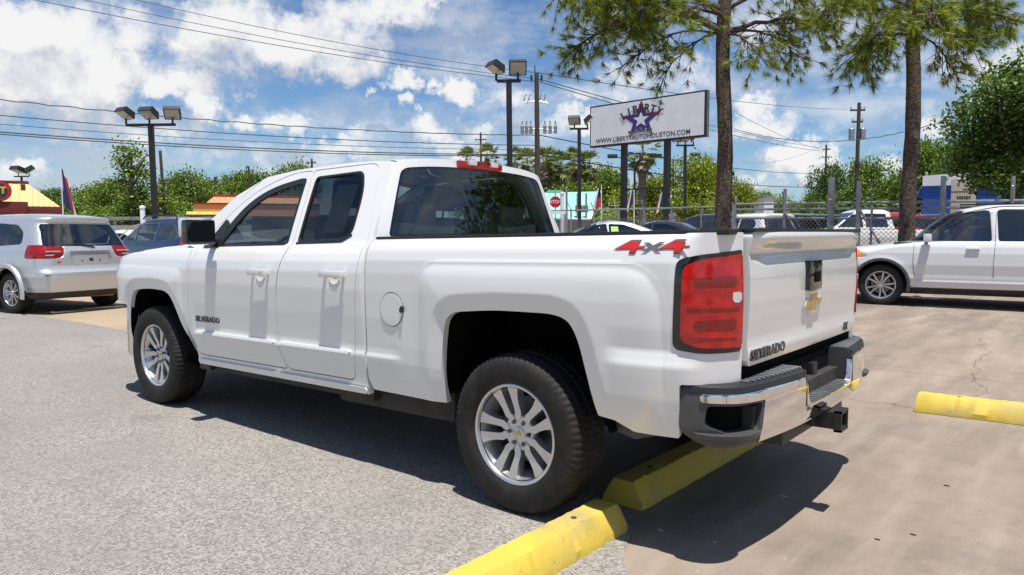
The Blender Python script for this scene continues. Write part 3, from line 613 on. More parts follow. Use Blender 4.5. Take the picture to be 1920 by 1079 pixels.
# front end (faces away): fascia, grille, lamps, bumper
def NOSE(y, z, off=0.0):
    return np.stack([4.62-.42*np.abs(y/.95)**3.2-.10*sst(.9, 1.2, z)*.5-.02*np.abs(z-.8)+off, y, z+0*y], 1)
patch('front_fascia', NOSE, fillet([(-.92, .66), (-.92, 1.20), (.92, 1.20), (.92, .66)], .03), [], 'white_paint', TR, res=.04, resz=.03, flange=.2, out=(1, 0, 0), xform=shear)
patch('grille', NOSE, fillet([(-.56, .74), (-.56, 1.17), (.56, 1.17), (.56, .74)], .03), [], 'gloss_black', TR, res=.04, resz=.03, flange=.02, off=.012, out=(1, 0, 0), xform=shear)
patch('grille_bar', NOSE, fillet([(-.58, .93), (-.58, .99), (.58, .99), (.58, .93)], .02), [], 'chrome', TR, res=.04, resz=.03, flange=.02, off=.03, out=(1, 0, 0), xform=shear)
for s in (1, -1):
    patch('headlight', NOSE, fillet([(.60, .86), (.60, 1.16), (.90, 1.16), (.90, .90)], .03), [], 'clear_lens', TR, side=s, res=.03, flange=.02, off=.012, out=(1, 0, 0), xform=shear)
def FB(u, z, off=0.0):
    a = u; x = 4.70-.52*np.abs(a)**3.4-.02*(z-.6)**2; y = a*.955+0*z; return np.stack([x+off, y, z], 1)
patch('front_bumper', FB, fillet([(-1, .40), (-1, .72), (1, .72), (1, .40)], .04), [], 'dull_chrome', TR, res=.025, resz=.03, flange=.1, out=(1, 0, 0), xform=shear)
for s in (1, -1):
    m = MB(); V = []
    pts = [(4.075, .945), (4.15, .952), (4.22, .935), (4.30, .90)]
    for x, y in pts: V += [(x, s*y, .42), (x, s*(y+.004), .60), (x, s*y, .86)]
    F = [[3*i+j, 3*i+3+j, 3*i+4+j, 3*i+1+j] for i in range(3) for j in range(2)]
    m.add(V, F); rake(m.build('bumper_end', 'white_paint', TR)); 
    m = MB(); m.box(4.08, 4.20, min(s*.86, s*.9515), max(s*.86, s*.9515), .628, .636); rake(m.build('bumper_seam', 'gloss_black', TR))
# rear bumper
RB = [(-.852, .974), (-.95, .968), (-1.03, .935), (-1.08, .885), (-1.112, .80), (-1.128, .72), (-1.150, .55), (-1.165, .36), (-1.172, .0)]
def smoothpath(P, n=6):
    P = [np.array(p) for p in P]; out = []
    for i in range(len(P)-1):
        p0, p1, p2, p3 = P[max(i-1, 0)], P[i], P[i+1], P[min(i+2, len(P)-1)]
        for k in range(n):
            t = k/n; out.append(.5*((2*p1)+(-p0+p2)*t+(2*p0-5*p1+4*p2-p3)*t*t+(-p0+3*p1-3*p2+p3)*t**3))
    out.append(P[-1]); return np.array(out)
RP = smoothpath(RB); rs_ = np.concatenate([[0], np.cumsum(np.hypot(*(RP[1:]-RP[:-1]).T))]); rt_ = np.gradient(RP, axis=0); rt_ /= np.linalg.norm(rt_, axis=1)[:, None]; rn_ = np.stack([rt_[:, 1], -rt_[:, 0]], 1)
if rn_[-1][0] > 0: rn_ = -rn_
def BUMP(u, z, off=0.0):
    px = np.interp(u, rs_, RP[:, 0]); py = np.interp(u, rs_, RP[:, 1]); nx = np.interp(u, rs_, rn_[:, 0]); ny = np.interp(u, rs_, rn_[:, 1])
    d = np.interp(z, [.46, .50, .56, .66, .70, .725], [-.030, -.008, 0, 0, -.004, -.018])+off; return np.stack([px+nx*d, py+ny*d, z+0*px], 1)
def ru(y): return float(np.interp(-y, -RP[:, 1], rs_))
bmp = MB(); bmp.box(-1.10, -1.00, -.80, .80, .50, .64); bm_o = rake(bmp.build('rear_bumper', 'underbody', TR))
for s in (1, -1):
    uA = .012; uB = ru(.735); uN = ru(.36); uM = ru(0.0)
    pocket = fillet([(.115, .575, .02), (.125, .655, .02), (uB-.02, .655, .015), (uB-.045, .545, .02), (.22, .540, .03)], .02)
    patch('end_cap', BUMP, fillet([(uA, .54, .03), (uA, .728, .03), (uB, .700, .002), (uB-.035, .490, .002), (uA+.12, .484, .05)], .02), [pocket], 'grey_plastic', bm_o, side=s, res=.012, flange=.05, xform=shear, out=(-.5, 1, 0))
    patch('step_pocket', BUMP, grow(pocket, .012), [], 'dark_void', bm_o, side=s, res=.02, flange=0, off=-.055, xform=shear, out=(-.5, 1, 0))
    # tread lip of the corner step
    V = []; q = np.linspace(.07, uB-.03, 16)
    o_ = BUMP(q, q*0+.552, .0); f_ = BUMP(q, q*0+.552, .0)
    mb = MB(); Vt = []
    for i, uu in enumerate(q):
        k = 2.0*math.sin(PI*i/15)**.5; a = BUMP(np.array([uu]), np.array([.545]), -.055)[0]; b2 = BUMP(np.array([uu]), np.array([.545]), .022*k)[0]; c2 = BUMP(np.array([uu]), np.array([.525]), .018*k)[0]; d2 = BUMP(np.array([uu]), np.array([.505]), -.02)[0]
        Vt += [tuple(a*np.array([1, s, 1])), tuple(b2*np.array([1, s, 1])), tuple(c2*np.array([1, s, 1])), tuple(d2*np.array([1, s, 1]))]
    mb.add(Vt, [[4*i+j, 4*i+4+j, 4*i+5+j, 4*i+1+j] for i in range(15) for j in range(3)]); rake(mb.build('corner_step', 'grey_plastic', bm_o))
    patch('chrome_strip', BUMP, fillet([(.10, .668, .01), (.10, .702, .01), (uB+.01, .704, .0), (uB+.01, .664, .0)], .01), [], 'chrome', bm_o, side=s, res=.012, resz=.006, flange=.01, off=.008, xform=shear, out=(-.5, 1, 0))
    fl = patch('chrome_face', BUMP, fillet([(uB-.001, .706, 0), (uN, .706, .02), (uN+.045, .572, .03), (uM, .570, 0), (uM, .490, 0), (uN-.06, .490, .05), (uB-.034, .490, 0)], .01), [], 'chrome', bm_o, side=s, res=.02, resz=.008, flange=.025, off=.004, xform=shear, out=(-1, 0, 0))
    # top step pad with ribs
    q = np.linspace(.05, uN-.004, 40); mb = MB(); Vt = []
    for uu in q:
        o3 = BUMP(np.array([uu]), np.array([.705]), .006)[0]; o2 = BUMP(np.array([uu]), np.array([.727]), .012)[0]; o1 = BUMP(np.array([uu]), np.array([.738]), -.01)[0]
        inx = min(-1.0, o1[0]+.16); iny = min(o1[1], .84) if o1[0] > -1.1 else o1[1]
        Vt += [tuple(o3*np.array([1, s, 1])), tuple(o2*np.array([1, s, 1])), tuple(o1*np.array([1, s, 1])), (max(o1[0], -1.0) if o1[0] > -1.0 else -1.0, s*iny, .740), (max(o1[0], -1.0) if o1[0] > -1.0 else -1.0, s*iny, .66)]
    mb.add(Vt, [[5*i+j, 5*i+5+j, 5*i+6+j, 5*i+1+j] for i in range(39) for j in range(4)])
    pad = rake(mb.build('step_pad', 'black_plastic', bm_o))
    rb = MB()
    for k in range(13):
        y = .37+k*.037; xo = np.interp(y, RP[::-1, 1], RP[::-1, 0])+.022
        rb.box(xo, -1.055, s*y-.007, s*y+.007, .738, .7455, bev=.002)
    rake(rb.build('rib', 'galv', pad))
    m = MB(); m.prism([(-1.168, .700), (-1.172, .57), (-1.02, .575), (-1.02, .740), (-1.14, .740)], s*.357-.005, s*.357+.005); rake(m.build('notch_wall', 'grey_plastic', bm_o))
m = MB(); m.box(-1.170, -1.05, -.35, .35, .545, .572, bev=.004); lp = rake(m.build('lower_step', 'grey_plastic', bm_o))
m = MB()
for k in range(17): m.box(-1.160, -1.07, -.33+k*.04, -.318+k*.04, .572, .578)
rake(m.build('rib', 'galv', lp))
m = MB(); m.box(-1.05, -1.045, -.35, .35, .57, .74); rake(m.build('plate_recess', 'dark_void', bm_o))
m = MB(); m.box(-1.075, -1.045, -.10, -.03, .60, .70, bev=.01); m.box(-1.07, -1.045, .05, .09, .60, .68, bev=.01); m.tube([(-1.05, .21, .70), (-1.075, .21, .70)], .012, 10); rake(m.build('plate_bracket', 'black_plastic', bm_o))
# hitch
m = MB(); m.box(-1.23, -.95, -.045, .045, .405, .415); m.box(-1.23, -.95, -.045, .045, .475, .485); m.box(-1.23, -.95, -.045, -.035, .415, .475); m.box(-1.23, -.95, .035, .045, .415, .475); m.box(-1.235, -1.20, -.055, .055, .395, .405); m.box(-1.235, -1.2, -.055, .055, .485, .495); m.box(-1.235, -1.2, -.055, -.045, .395, .495); m.box(-1.235, -1.2, .045, .055, .395, .495)
m.box(-1.13, -1.05, .05, .13, .43, .50, bev=.01); m.box(-1.10, -.95, -.45, .45, .40, .47, bev=.01); m.tube([(-1.15, .05, .50), (-1.15, .16, .50)], .012, 8); m.box(-1.16, -1.10, .06, .15, .485, .51, bev=.005)
rake(m.build('tow_hitch', 'black_plastic', TR))
# underbody
m = MB(); m.box(1.1, 3.0, -.90, .90, .40, .49); m.box(-.95, 4.2, .38, .46, .40, .52); m.box(-.95, 4.2, -.46, -.38, .40, .52); m.tube([(0, -.72, .388), (0, .72, .388)], .05, 12); m.box(-.14, .14, -.17, .17, .26, .50, bev=.05); m.tube([(3.645, -.72, .40), (3.645, .72, .40)], .05, 10); m.box(2.3, 4.2, -.35, .35, .28, .5, bev=.04); m.tube([(0.2, 0, .40), (2.4, 0, .42)], .05, 10); m.tube([(-.35, -.45, .42), (.9, -.48, .40), (2.4, -.4, .35)], .04, 8)
m.box(.5, 1.5, .45, .85, .34, .62, bev=.05); m.box(.56, 1.05, -.85, .85, .62, .82); m.box(-.95, -.60, -.80, .80, .62, .82); rake(m.build('chassis', 'underbody', TR))
# interior
def seat(parent, x, y, z, w=.50, head=True, back=.62, mat='seat_cloth'):
    m = MB(); m.box(x-.02, x+.48, y-w/2, y+w/2, z, z+.16, bev=.05); Mx = Matrix.Translation((x, y, z+.12)) @ Matrix.Rotation(-.20, 4, 'Y'); m.box(-.11, .03, -w/2, w/2, 0, back, M=Mx, bev=.05)
    if head: m.box(-.06, .05, -.14, .14, back+.05, back+.24, M=Mx, bev=.045); m.tube([tuple(Mx @ Vector((-.01, q, back-.02))) for q in (-.05,)]+[tuple(Mx @ Vector((-.01, -.05, back+.1)))], .008, 6)
    return m.build('seat', mat, parent)
for y in (.42, -.42): rake(seat(TR, 2.02, y, .80, .54, True, .60))
m = MB(); m.box(1.24, 1.62, -.72, .72, .82, .98, bev=.05); m.box(1.15, 1.28, -.72, .72, .98, 1.44, bev=.05); rb_ = rake(m.build('rear_bench', 'seat_cloth', TR))
for y in (-.46, .46): m = MB(); m.box(1.16, 1.26, y-.15, y+.15, 1.42, 1.56, bev=.045); rake(m.build('headrest', 'seat_cloth', rb_))
m = MB(); m.box(2.85, 3.30, -.85, .85, 1.00, 1.30, bev=.06); m.box(2.72, 2.95, .20, .62, 1.12, 1.34, bev=.05); rake(m.build('dashboard', 'interior', TR))
m = MB(); Mx = Matrix.Translation((2.66, .42, 1.20)) @ Matrix.Rotation(-.45, 4, 'Y')
V = []; F = []
for i in range(32):
    a = 2*PI*i/32
    for j in range(8): b3 = 2*PI*j/8; rr = .185+.016*math.cos(b3); V.append((.016*math.sin(b3), rr*math.cos(a), rr*math.sin(a)))
for i in range(32):
    for j in range(8): F.append([i*8+j, ((i+1) % 32)*8+j, ((i+1) % 32)*8+(j+1) % 8, i*8+(j+1) % 8])
m.add(V, F, Mx); m.box(-.02, .02, -.17, .17, -.03, .03, M=Mx, bev=.01); m.box(-.02, .10, -.06, .06, -.06, .06, M=Mx, bev=.02); rake(m.build('steering_wheel', 'interior', TR))
m = MB(); m.box(1.10, 3.1, -.88, .88, .50, .80); m.box(1.095, 1.11, -.86, .86, .5, 1.34); rake(m.build('cabin_floor', 'interior', TR))
m = MB(); m.box(1.40, 1.62, .882, .884, 1.38, 1.66, M=None)
Mx = Matrix.Translation((1.52, .795, 1.52)) @ Matrix.Rotation(.395, 4, 'X'); m = MB(); m.box(-.10, .10, -.001, .001, -.15, .17, M=Mx); rake(m.build('window_sticker', 'sticker_grey' if 'sticker_grey' in MAT else 'paper', rdoor[0]))
wheel(TR, 'w', 0, .8585, .388, 1, spin=0.0); wheel(TR, 'w', 3.645, .866, .388, 1, spin=math.radians(18))
wheel(TR, 'w', 0, -.8585, .388, -1); wheel(TR, 'w', 3.645, -.866, .388, -1)
# ================================================================== GROUND
def ground_h(x, y):
    d = np.array([x-CAM[0], y-CAM[1]]); D = d@FH[:2]; L = d@RH[:2]
    w = float(sst(-5, 3, np.array(L))); return .40*w*float(sst(7, 34, np.array(D)))*1.0
def gz(p): return ground_h(p[0], p[1])
def ground_material(name, kind):
    m = bpy.data.materials.new(name); m.use_nodes = True; nt = m.node_tree; b = nt.nodes['Principled BSDF']; N = nt.nodes.new; Lk = nt.links.new
    tc = N('ShaderNodeTexCoord'); P = tc.outputs['Object']
    def noise(s, d=6, r=.5):
        n = N('ShaderNodeTexNoise'); n.inputs['Scale'].default_value = s; n.inputs['Detail'].default_value = d; n.inputs['Roughness'].default_value = r; Lk(P, n.inputs['Vector']); return n.outputs['Fac']
    def rng(v, a, c, lo=0., hi=1.):
        r = N('ShaderNodeMapRange'); r.inputs['From Min'].default_value = a; r.inputs['From Max'].default_value = c; r.inputs['To Min'].default_value = lo; r.inputs['To Max'].default_value = hi; Lk(v, r.inputs['Value']); return r.outputs[0]
    def mix(f, A, B, bt='MIX'):
        x = N('ShaderNodeMix'); x.data_type = 'RGBA'; x.blend_type = bt
        if isinstance(f, float): x.inputs['Factor'].default_value = f
        else: Lk(f, x.inputs['Factor'])
        for k, v in (('A', A), ('B', B)):
            if isinstance(v, tuple): x.inputs[k].default_value = (*v, 1)
            else: Lk(v, x.inputs[k])
        return x.outputs['Result']
    def crack(scale, width, warp):
        w = N('ShaderNodeTexNoise'); w.inputs['Scale'].default_value = 1.7; w.inputs['Detail'].default_value = 5; Lk(P, w.inputs['Vector'])
        s = N('ShaderNodeVectorMath'); s.operation = 'SCALE'; Lk(w.outputs['Color'], s.inputs[0]); s.inputs['Scale'].default_value = warp
        a = N('ShaderNodeVectorMath'); a.operation = 'ADD'; Lk(P, a.inputs[0]); Lk(s.outputs[0], a.inputs[1])
        v = N('ShaderNodeTexVoronoi'); v.feature = 'DISTANCE_TO_EDGE'; v.inputs['Scale'].default_value = scale; Lk(a.outputs[0], v.inputs['Vector'])
        return rng(v.outputs['Distance'], 0, width, 1., 0.)
    if kind == 'aggregate':
        v = N('ShaderNodeTexVoronoi'); v.inputs['Scale'].default_value = 95; Lk(P, v.inputs['Vector'])
        sep = N('ShaderNodeSeparateColor'); Lk(v.outputs['Color'], sep.inputs[0])
        col = mix(rng(sep.outputs[0], 0., 1.), (.155, .140, .122), (.400, .372, .332))
        col = mix(rng(noise(260, 3), .56, .68), col, (.10, .095, .09)); col = mix(rng(noise(55, 4), .62, .75, 0, .3), col, (.55, .52, .47))
        col = mix(rng(noise(.9, 5), .42, .68, 0, .45), col, (.22, .20, .18)); col = mix(rng(noise(2.6, 7, .7), .56, .74, 0, .6), col, (.15, .14, .13)); col = mix(rng(noise(.33, 5, .6), .40, .62, .0, .35), col, (.16, .15, .14)); col = mix(rng(noise(34, 7, .85), .63, .69, 0, .7), col, (.08, .075, .07))
        dn = N('ShaderNodeVectorMath'); dn.operation = 'DISTANCE'; Lk(P, dn.inputs[0]); dn.inputs[1].default_value = (3.98, 2.17, 0)
        col = mix(rng(N('ShaderNodeMath').outputs[0] if False else dn.outputs['Value'], .42, .10, 0., .62), col, mix(rng(noise(30, 6), .45, .6), (.12, .11, .10), (.24, .22, .20)))
        cr = mix(rng(noise(.5, 2), .54, .62), (0., 0., 0.), crack(.55, .006, .5)); col = mix(cr, col, (.10, .09, .08))
        bh = mix(.5, v.outputs['Distance'], noise(120, 5)); st, di = .55, .006; rough = .92
    elif kind == 'concrete':
        col = mix(rng(noise(.35, 5, .55), .36, .64), (.275, .215, .163), (.190, .155, .125)); col = mix(rng(noise(2.1, 8, .7), .45, .75, 0, .5), col, (.36, .29, .23))
        col = mix(rng(noise(1.3, 6, .7), .55, .72, 0, .65), col, (.125, .105, .09)); col = mix(rng(noise(90, 4), .52, .75, 0, .35), col, (.12, .10, .085)); col = mix(rng(noise(7, 8, .75), .62, .74, 0, .5), col, (.50, .45, .38))
        st2 = N('ShaderNodeVectorMath'); st2.operation = 'MULTIPLY'; Lk(P, st2.inputs[0]); st2.inputs[1].default_value = (1.0, .16, 1)
        sn = N('ShaderNodeTexNoise'); sn.inputs['Scale'].default_value = 2.6; sn.inputs['Detail'].default_value = 8; sn.inputs['Roughness'].default_value = .65; Lk(st2.outputs[0], sn.inputs['Vector'])
        col = mix(rng(sn.outputs['Fac'], .50, .66, 0, .55), col, (.37, .31, .25)); col = mix(rng(sn.outputs['Fac'], .48, .34, 0, .5), col, (.15, .125, .10))
        jx = N('ShaderNodeSeparateXYZ'); Lk(P, jx.inputs[0])
        def joint(sock, per, off):
            a = N('ShaderNodeMath'); a.operation = 'ADD'; Lk(sock, a.inputs[0]); a.inputs[1].default_value = off; m1 = N('ShaderNodeMath'); m1.operation = 'PINGPONG'; Lk(a.outputs[0], m1.inputs[0]); m1.inputs[1].default_value = per/2; return rng(m1.outputs[0], .004, .010, .8, 0.)
        col = mix(joint(jx.outputs['X'], 9.0, 5.1), col, (.09, .07, .06)); col = mix(joint(jx.outputs['Y'], 9.0, 4.3), col, (.09, .07, .06))
        col = mix(crack(.19, .0022, .6), col, (.12, .095, .075)); bh = noise(70, 6); st, di = .30, .003; rough = .82
    elif kind == 'tan':
        col = mix(rng(noise(.5, 5), .35, .65), (.37, .28, .19), (.30, .235, .165)); col = mix(rng(noise(6, 6), .55, .75, 0, .4), col, (.3, .24, .18)); col = mix(crack(.3, .004, .5), col, (.13, .1, .08)); bh = noise(60, 5); st, di = .3, .004; rough = .9
    else:
        col = mix(rng(noise(.2, 4), .35, .65), (.10, .095, .09), (.16, .15, .14)); col = mix(rng(noise(60, 4), .5, .75, 0, .5), col, (.22, .21, .2)); bh = noise(60, 5); st, di = .3, .004; rough = .9
    Lk(col, b.inputs['Base Color']); b.inputs['Roughness'].default_value = rough; b.inputs['Specular IOR Level'].default_value = .3
    u = N('ShaderNodeBump'); u.inputs['Strength'].default_value = st; u.inputs['Distance'].default_value = di; Lk(bh, u.inputs['Height']); Lk(u.outputs[0], b.inputs['Normal']); MAT[name] = m
for n_, k_ in (('aggregate', 'aggregate'), ('concrete', 'concrete'), ('tan_concrete', 'tan'), ('asphalt', 'asphalt')): ground_material(n_, k_)
def sheet(name, outline, z, mat, res, label=None):
    xs = np.arange(min(p[0] for p in outline)-res, max(p[0] for p in outline)+2*res, res); ys = np.arange(min(p[1] for p in outline)-res, max(p[1] for p in outline)+2*res, res)
    X, Y = np.meshgrid(xs, ys, indexing='ij'); V = np.stack([X.ravel(), Y.ravel()], 1); n = len(ys)
    F = [[i*n+j, (i+1)*n+j, (i+1)*n+j+1, i*n+j+1] for i in range(len(xs)-1) for j in range(n-1)]
    V, F = clipg(V, F, sdf(outline, V[:, 0], V[:, 1])); P = [(x, y, ground_h(x, y)+z) for x, y in V]; o = mesh_obj(name, P, F, mat, None, 60); tag(o, kind='structure'); return o
# one wide sheet to the horizon, finer near the cars
gx = sorted(set([-900, -500, -250, -120, -60]+list(range(-40, 90, 2))+[100, 130, 180, 300, 500, 900])); gy = sorted(set([-900, -500, -300, -200, -140]+list(range(-110, 30, 2))+[40, 70, 120, 300, 900]))
V = [(x, y, ground_h(x, y)) for x in gx for y in gy]; n = len(gy); F = [[i*n+j, (i+1)*n+j, (i+1)*n+j+1, i*n+j+1] for i in range(len(gx)-1) for j in range(n-1)]
tag(mesh_obj('ground', V, F, 'concrete', None, 60), kind='structure')
random.seed(4)
edge = [(-3.2, 4.2), (-2.0, 2.75), (-1.35, 1.95), (-.80, 1.25), (-.60, .95), (-.56, .80), (-.45, .62), (-.10, .42), (1.2, .15), (3.2, -.15), (5.6, -.48), (8.44, -.80), (9.8, -.78), (11.3, -.70), (13.2, -.64), (17, -.3), (21, .5)]
e2 = []
for a, b_ in zip(edge[:-1], edge[1:]):
    L = math.dist(a, b_); k = max(1, int(L/.09))
    for i in range(k): t = i/k; e2.append((a[0]+(b_[0]-a[0])*t+random.uniform(-.012, .012), a[1]+(b_[1]-a[1])*t+random.uniform(-.016, .016)))
sheet('aggregate_pavement', e2+[(21, 12), (-3.2, 12)], .004, 'aggregate', .12)
sheet('tan_pavement', [(7.0, -.55), (21, .6), (26, -6), (22, -14), (12, -12), (9.2, -4.5)], .0025, 'tan_concrete', .6)
# ------------------------------------------------------------------ wheel stops
m_ = pmat('yellow_paint', (.60, .435, .06), .62, noise=(3.2, (.42, .34, .13), .48, .68, 9), bump=(60, .5, .004))
nt = m_.node_tree; bs = nt.nodes['Principled BSDF']; src = bs.inputs['Base Color'].links[0].from_socket
tc = nt.nodes.new('ShaderNodeTexCoord'); n2 = nt.nodes.new('ShaderNodeTexNoise'); n2.inputs['Scale'].default_value = 26; n2.inputs['Detail'].default_value = 8; n2.inputs['Roughness'].default_value = .7; nt.links.new(tc.outputs['Object'], n2.inputs['Vector'])
r2 = nt.nodes.new('ShaderNodeMapRange'); r2.inputs['From Min'].default_value = .63; r2.inputs['From Max'].default_value = .69; nt.links.new(n2.outputs['Fac'], r2.inputs['Value'])
x2 = nt.nodes.new('ShaderNodeMix'); x2.data_type = 'RGBA'; nt.links.new(r2.outputs[0], x2.inputs['Factor']); nt.links.new(src, x2.inputs['A']); x2.inputs['B'].default_value = (.13, .11, .07, 1); nt.links.new(x2.outputs['Result'], bs.inputs['Base Color'])
def wheel_stop(label, p0, p1, seed, w=.245, h=.148):
    random.seed(seed); p0 = Vector(p0); p1 = Vector(p1); L = (p1-p0).length; d = (p1-p0).normalized(); nrm = Vector((-d.y, d.x))
    prof = [(-w/2, .0), (-w/2+.004, .035), (-w*.27, h-.006), (-w*.24, h), (w*.24, h), (w*.27, h-.006), (w/2-.004, .035), (w/2, 0)]; n = 64; V = []; F = []
    ts = [0, .004]+[.03+(L-.06)*i/n for i in range(n+1)]+[L-.004, L]
    for k, t in enumerate(ts):
        e = 1.0; zz = 0
        inset = max(0, .03-min(t, L-t))
        for j, (a, z) in enumerate(prof):
            jx = random.uniform(-.0025, .0025); jz = random.uniform(-.002, .002) if z > .01 else 0
            if j in (0, 7) and random.random() < .3: jx += random.uniform(-.008, .002)*(1 if j == 7 else -1)
            sc = 1-inset*1.1; ex = -.012*(z/h) if t < .01 else (.012*(z/h) if t > L-.01 else 0)
            c = p0+d*(t-ex)+nrm*(a*sc+jx); V.append((c.x-p0.x, c.y-p0.y, z*(1-inset*.9)+jz))
    m = len(prof)
    for k in range(len(ts)-1):
        for j in range(m-1): F.append([k*m+j, k*m+j+1, (k+1)*m+j+1, (k+1)*m+j])
    F.append(list(range(m))[::-1]); F.append([len(V)-m+j for j in range(m)])
    hv_ = MB()
    for q_ in (.28, L-.28): c_ = d*q_; hv_.lathe([(0, h+.003), (.012, h+.003), (.016, h-.004)], 12, 'Z', M=Matrix.Translation((c_.x, c_.y, 0)))
    b = MB(); b.V = V; b.F = F; o = b.build('wheel_stop', 'yellow_paint', None, 28); z = ground_h(p0.x, p0.y); o.location = (p0.x, p0.y, .003+z); tag(o, label, 'wheel stop', 'yellow concrete wheel stops'); hv_.build('anchor_hole', 'underbody', o)
wheel_stop('sunlit yellow concrete wheel stop nearest the camera, ending by the pickup rear tyre', (-.43, .80), (-.42, 2.64), 1, .22, .118)
wheel_stop('yellow concrete wheel stop in shadow under the pickup tail', (-.352, .55), (-.37, -1.42), 2, .235, .128)
wheel_stop('yellow concrete wheel stop alone on bare brown concrete, right of the pickup', (-1.05, -2.64), (-2.9, -2.76), 3, .235, .128)
# small litter
for k, (px, py, s) in enumerate(((1470, 932, .02), (1238, 995, .012), (1645, 1013, .012), (1775, 912, .015), (1712, 1004, .013), (1340, 1018, .006))):
    p = ray(px, py); p = CAM+p*(-CAM[2]/p[2])
    m = MB(); m.prism([(p[0]-s, p[1]), (p[0]-s*.2, p[1]+s*.25), (p[0]+s, p[1]+s*.1), (p[0]+s*.1, p[1]-s*.2)], .001, .006, 'XY'); o = m.build('dry_leaf' if k > 1 else 'paper_scrap', 'paper' if k in (0, 1, 5) else 'black_trunk')
    tag(o, ['thin pale paper scrap on the shaded concrete behind the truck', 'small pale scrap on shaded concrete near the two wheel stops', 'small brown leaf on concrete right of the truck shadow corner', 'brown leaf on open concrete, farthest from the truck', 'brown leaf on open concrete toward the bottom right', 'tiny pale speck of litter near the rear edge of the truck shadow'][k], 'litter', 'scraps lying on the concrete')
# ================================================================== OTHER VEHICLES
def slice_car(root, spec, paint, res=1.0):
    hw, xr, xf = spec['hw'], spec['xr'], spec['xf']
    zs = np.unique(np.concatenate([np.linspace(spec['z0'], spec['H'], int(54*res)), np.array([a[0] for a in hw])]))
    ns = int(70*res); V = []; nper = None; A = lambda L, z: np.interp(z, [a[0] for a in L], [a[1] for a in L])
    flare = spec.get('arches', [])
    for z in zs:
        w, a, b = A(hw, z), A(xr, z), A(xf, z); rr, ry = spec.get('rc', (.16, .13)); fr, fy = spec.get('fc', (.50, .38)); L = b-a
        rr, fr = min(rr, L*.3), min(fr, L*.35); ry, fy = min(ry, w*.5), min(fy, w*.5)
        P = []
        for t in np.linspace(0, 1, 9)[:-1]: P.append((a-.0, (w-ry)*t))
        for t in np.linspace(0, PI/2, 8)[:-1]: P.append((a+rr*(1-math.cos(t)), w-ry+ry*math.sin(t)))
        for x in np.linspace(a+rr, b-fr, ns): P.append((x, w))
        for t in np.linspace(0, PI/2, 10)[1:]: P.append((b-fr+fr*math.sin(t), w-fy+fy*math.cos(t)))
        for t in np.linspace(1, 0, 9)[1:]: P.append((b, (w-fy)*t))
        Q = []
        for (x, y) in P:
            bow = .05*(1-(y/w)**2); x = x-bow*(x < a+.02)+bow*1.6*(x > b-.02)*(z < 1.2)
            tp = 1-.045*max(0, (abs(x)-1.2)/1.2)**2; y = y*tp
            for (xa, za, ra) in flare:
                d = math.hypot(x-xa, z-za)-ra
                if 0 < d < .10 and y > w*.6: y += .018*(1-d/.10)
                elif d <= 0 and y > w*.6: y += .018
            if spec.get('crease') and y > w*.6 and z < spec['crease']: y += .008*max(0, 1-(spec['crease']-z)/.12)
            Q.append((x, y))
        full = Q+[(x, -y) for x, y in Q[::-1][1:-1]]; nper = len(full); V += [(x, y, z) for x, y in full]
    F = []; nz = len(zs)
    for i in range(nz-1):
        for j in range(nper):
            j2 = (j+1) % nper; F.append([i*nper+j, (i+1)*nper+j, (i+1)*nper+j2, i*nper+j2])
    k = len(V); top = V[(nz-1)*nper:]; cx = sum(p[0] for p in top)/nper
    V.append((cx, 0, zs[-1]+.008)); F += [[(nz-1)*nper+j, k, (nz-1)*nper+(j+1) % nper] for j in range(nper)]
    V = np.array(V, float)
    V, F = clipg(V, F, np.maximum(*[v for v in [-(V[:, 2]-spec['z0']-.0)]*2])-1e-6) if False else (V, F)
    for (xa, za, ra) in flare:
        g = np.maximum(np.hypot(V[:, 0]-xa, V[:, 2]-za)-ra, .5*spec['W']*.5-np.abs(V[:, 1])); V, F = clipg(V, F, -g)
    for nm, fld, mt, par in spec['regions']:
        g = fld(V[:, 0], V[:, 1], V[:, 2]); V1, F1 = clipg(V, F, g); V, F = clipg(V, F, -g)
        if len(F1):
            if np.abs(V1[:, 1]).min() > .25:
                for sg_ in (1, -1):
                    Vh, Fh = clipg(V1, F1, -sg_*V1[:, 1])
                    if Fh: mesh_obj(nm, Vh, Fh, mt, root, 40)
            else: mesh_obj(nm, V1, F1, mt, root, 40)
    o = mesh_obj(spec.get('bodyname', 'body'), V, F, paint, root, 42); 
    m = o.modifiers.new('thickness', 'SOLIDIFY'); m.thickness = .012; m.offset = -1
    return o
def side_f(poly): return lambda x, y, z: np.maximum(sdf(poly, x, z), .42-np.abs(y))
def rear_f(poly, xl): return lambda x, y, z: np.maximum(sdf(poly, np.abs(y), z), x-xl)
def front_f(poly, xl): return lambda x, y, z: np.maximum(sdf(poly, np.abs(y), z), xl-x)
def box_f(x0, x1, y0, y1, z0, z1): return lambda x, y, z: np.max([x0-x, x-x1, y0-np.abs(y), np.abs(y)-y1, z0-z, z-z1], 0)
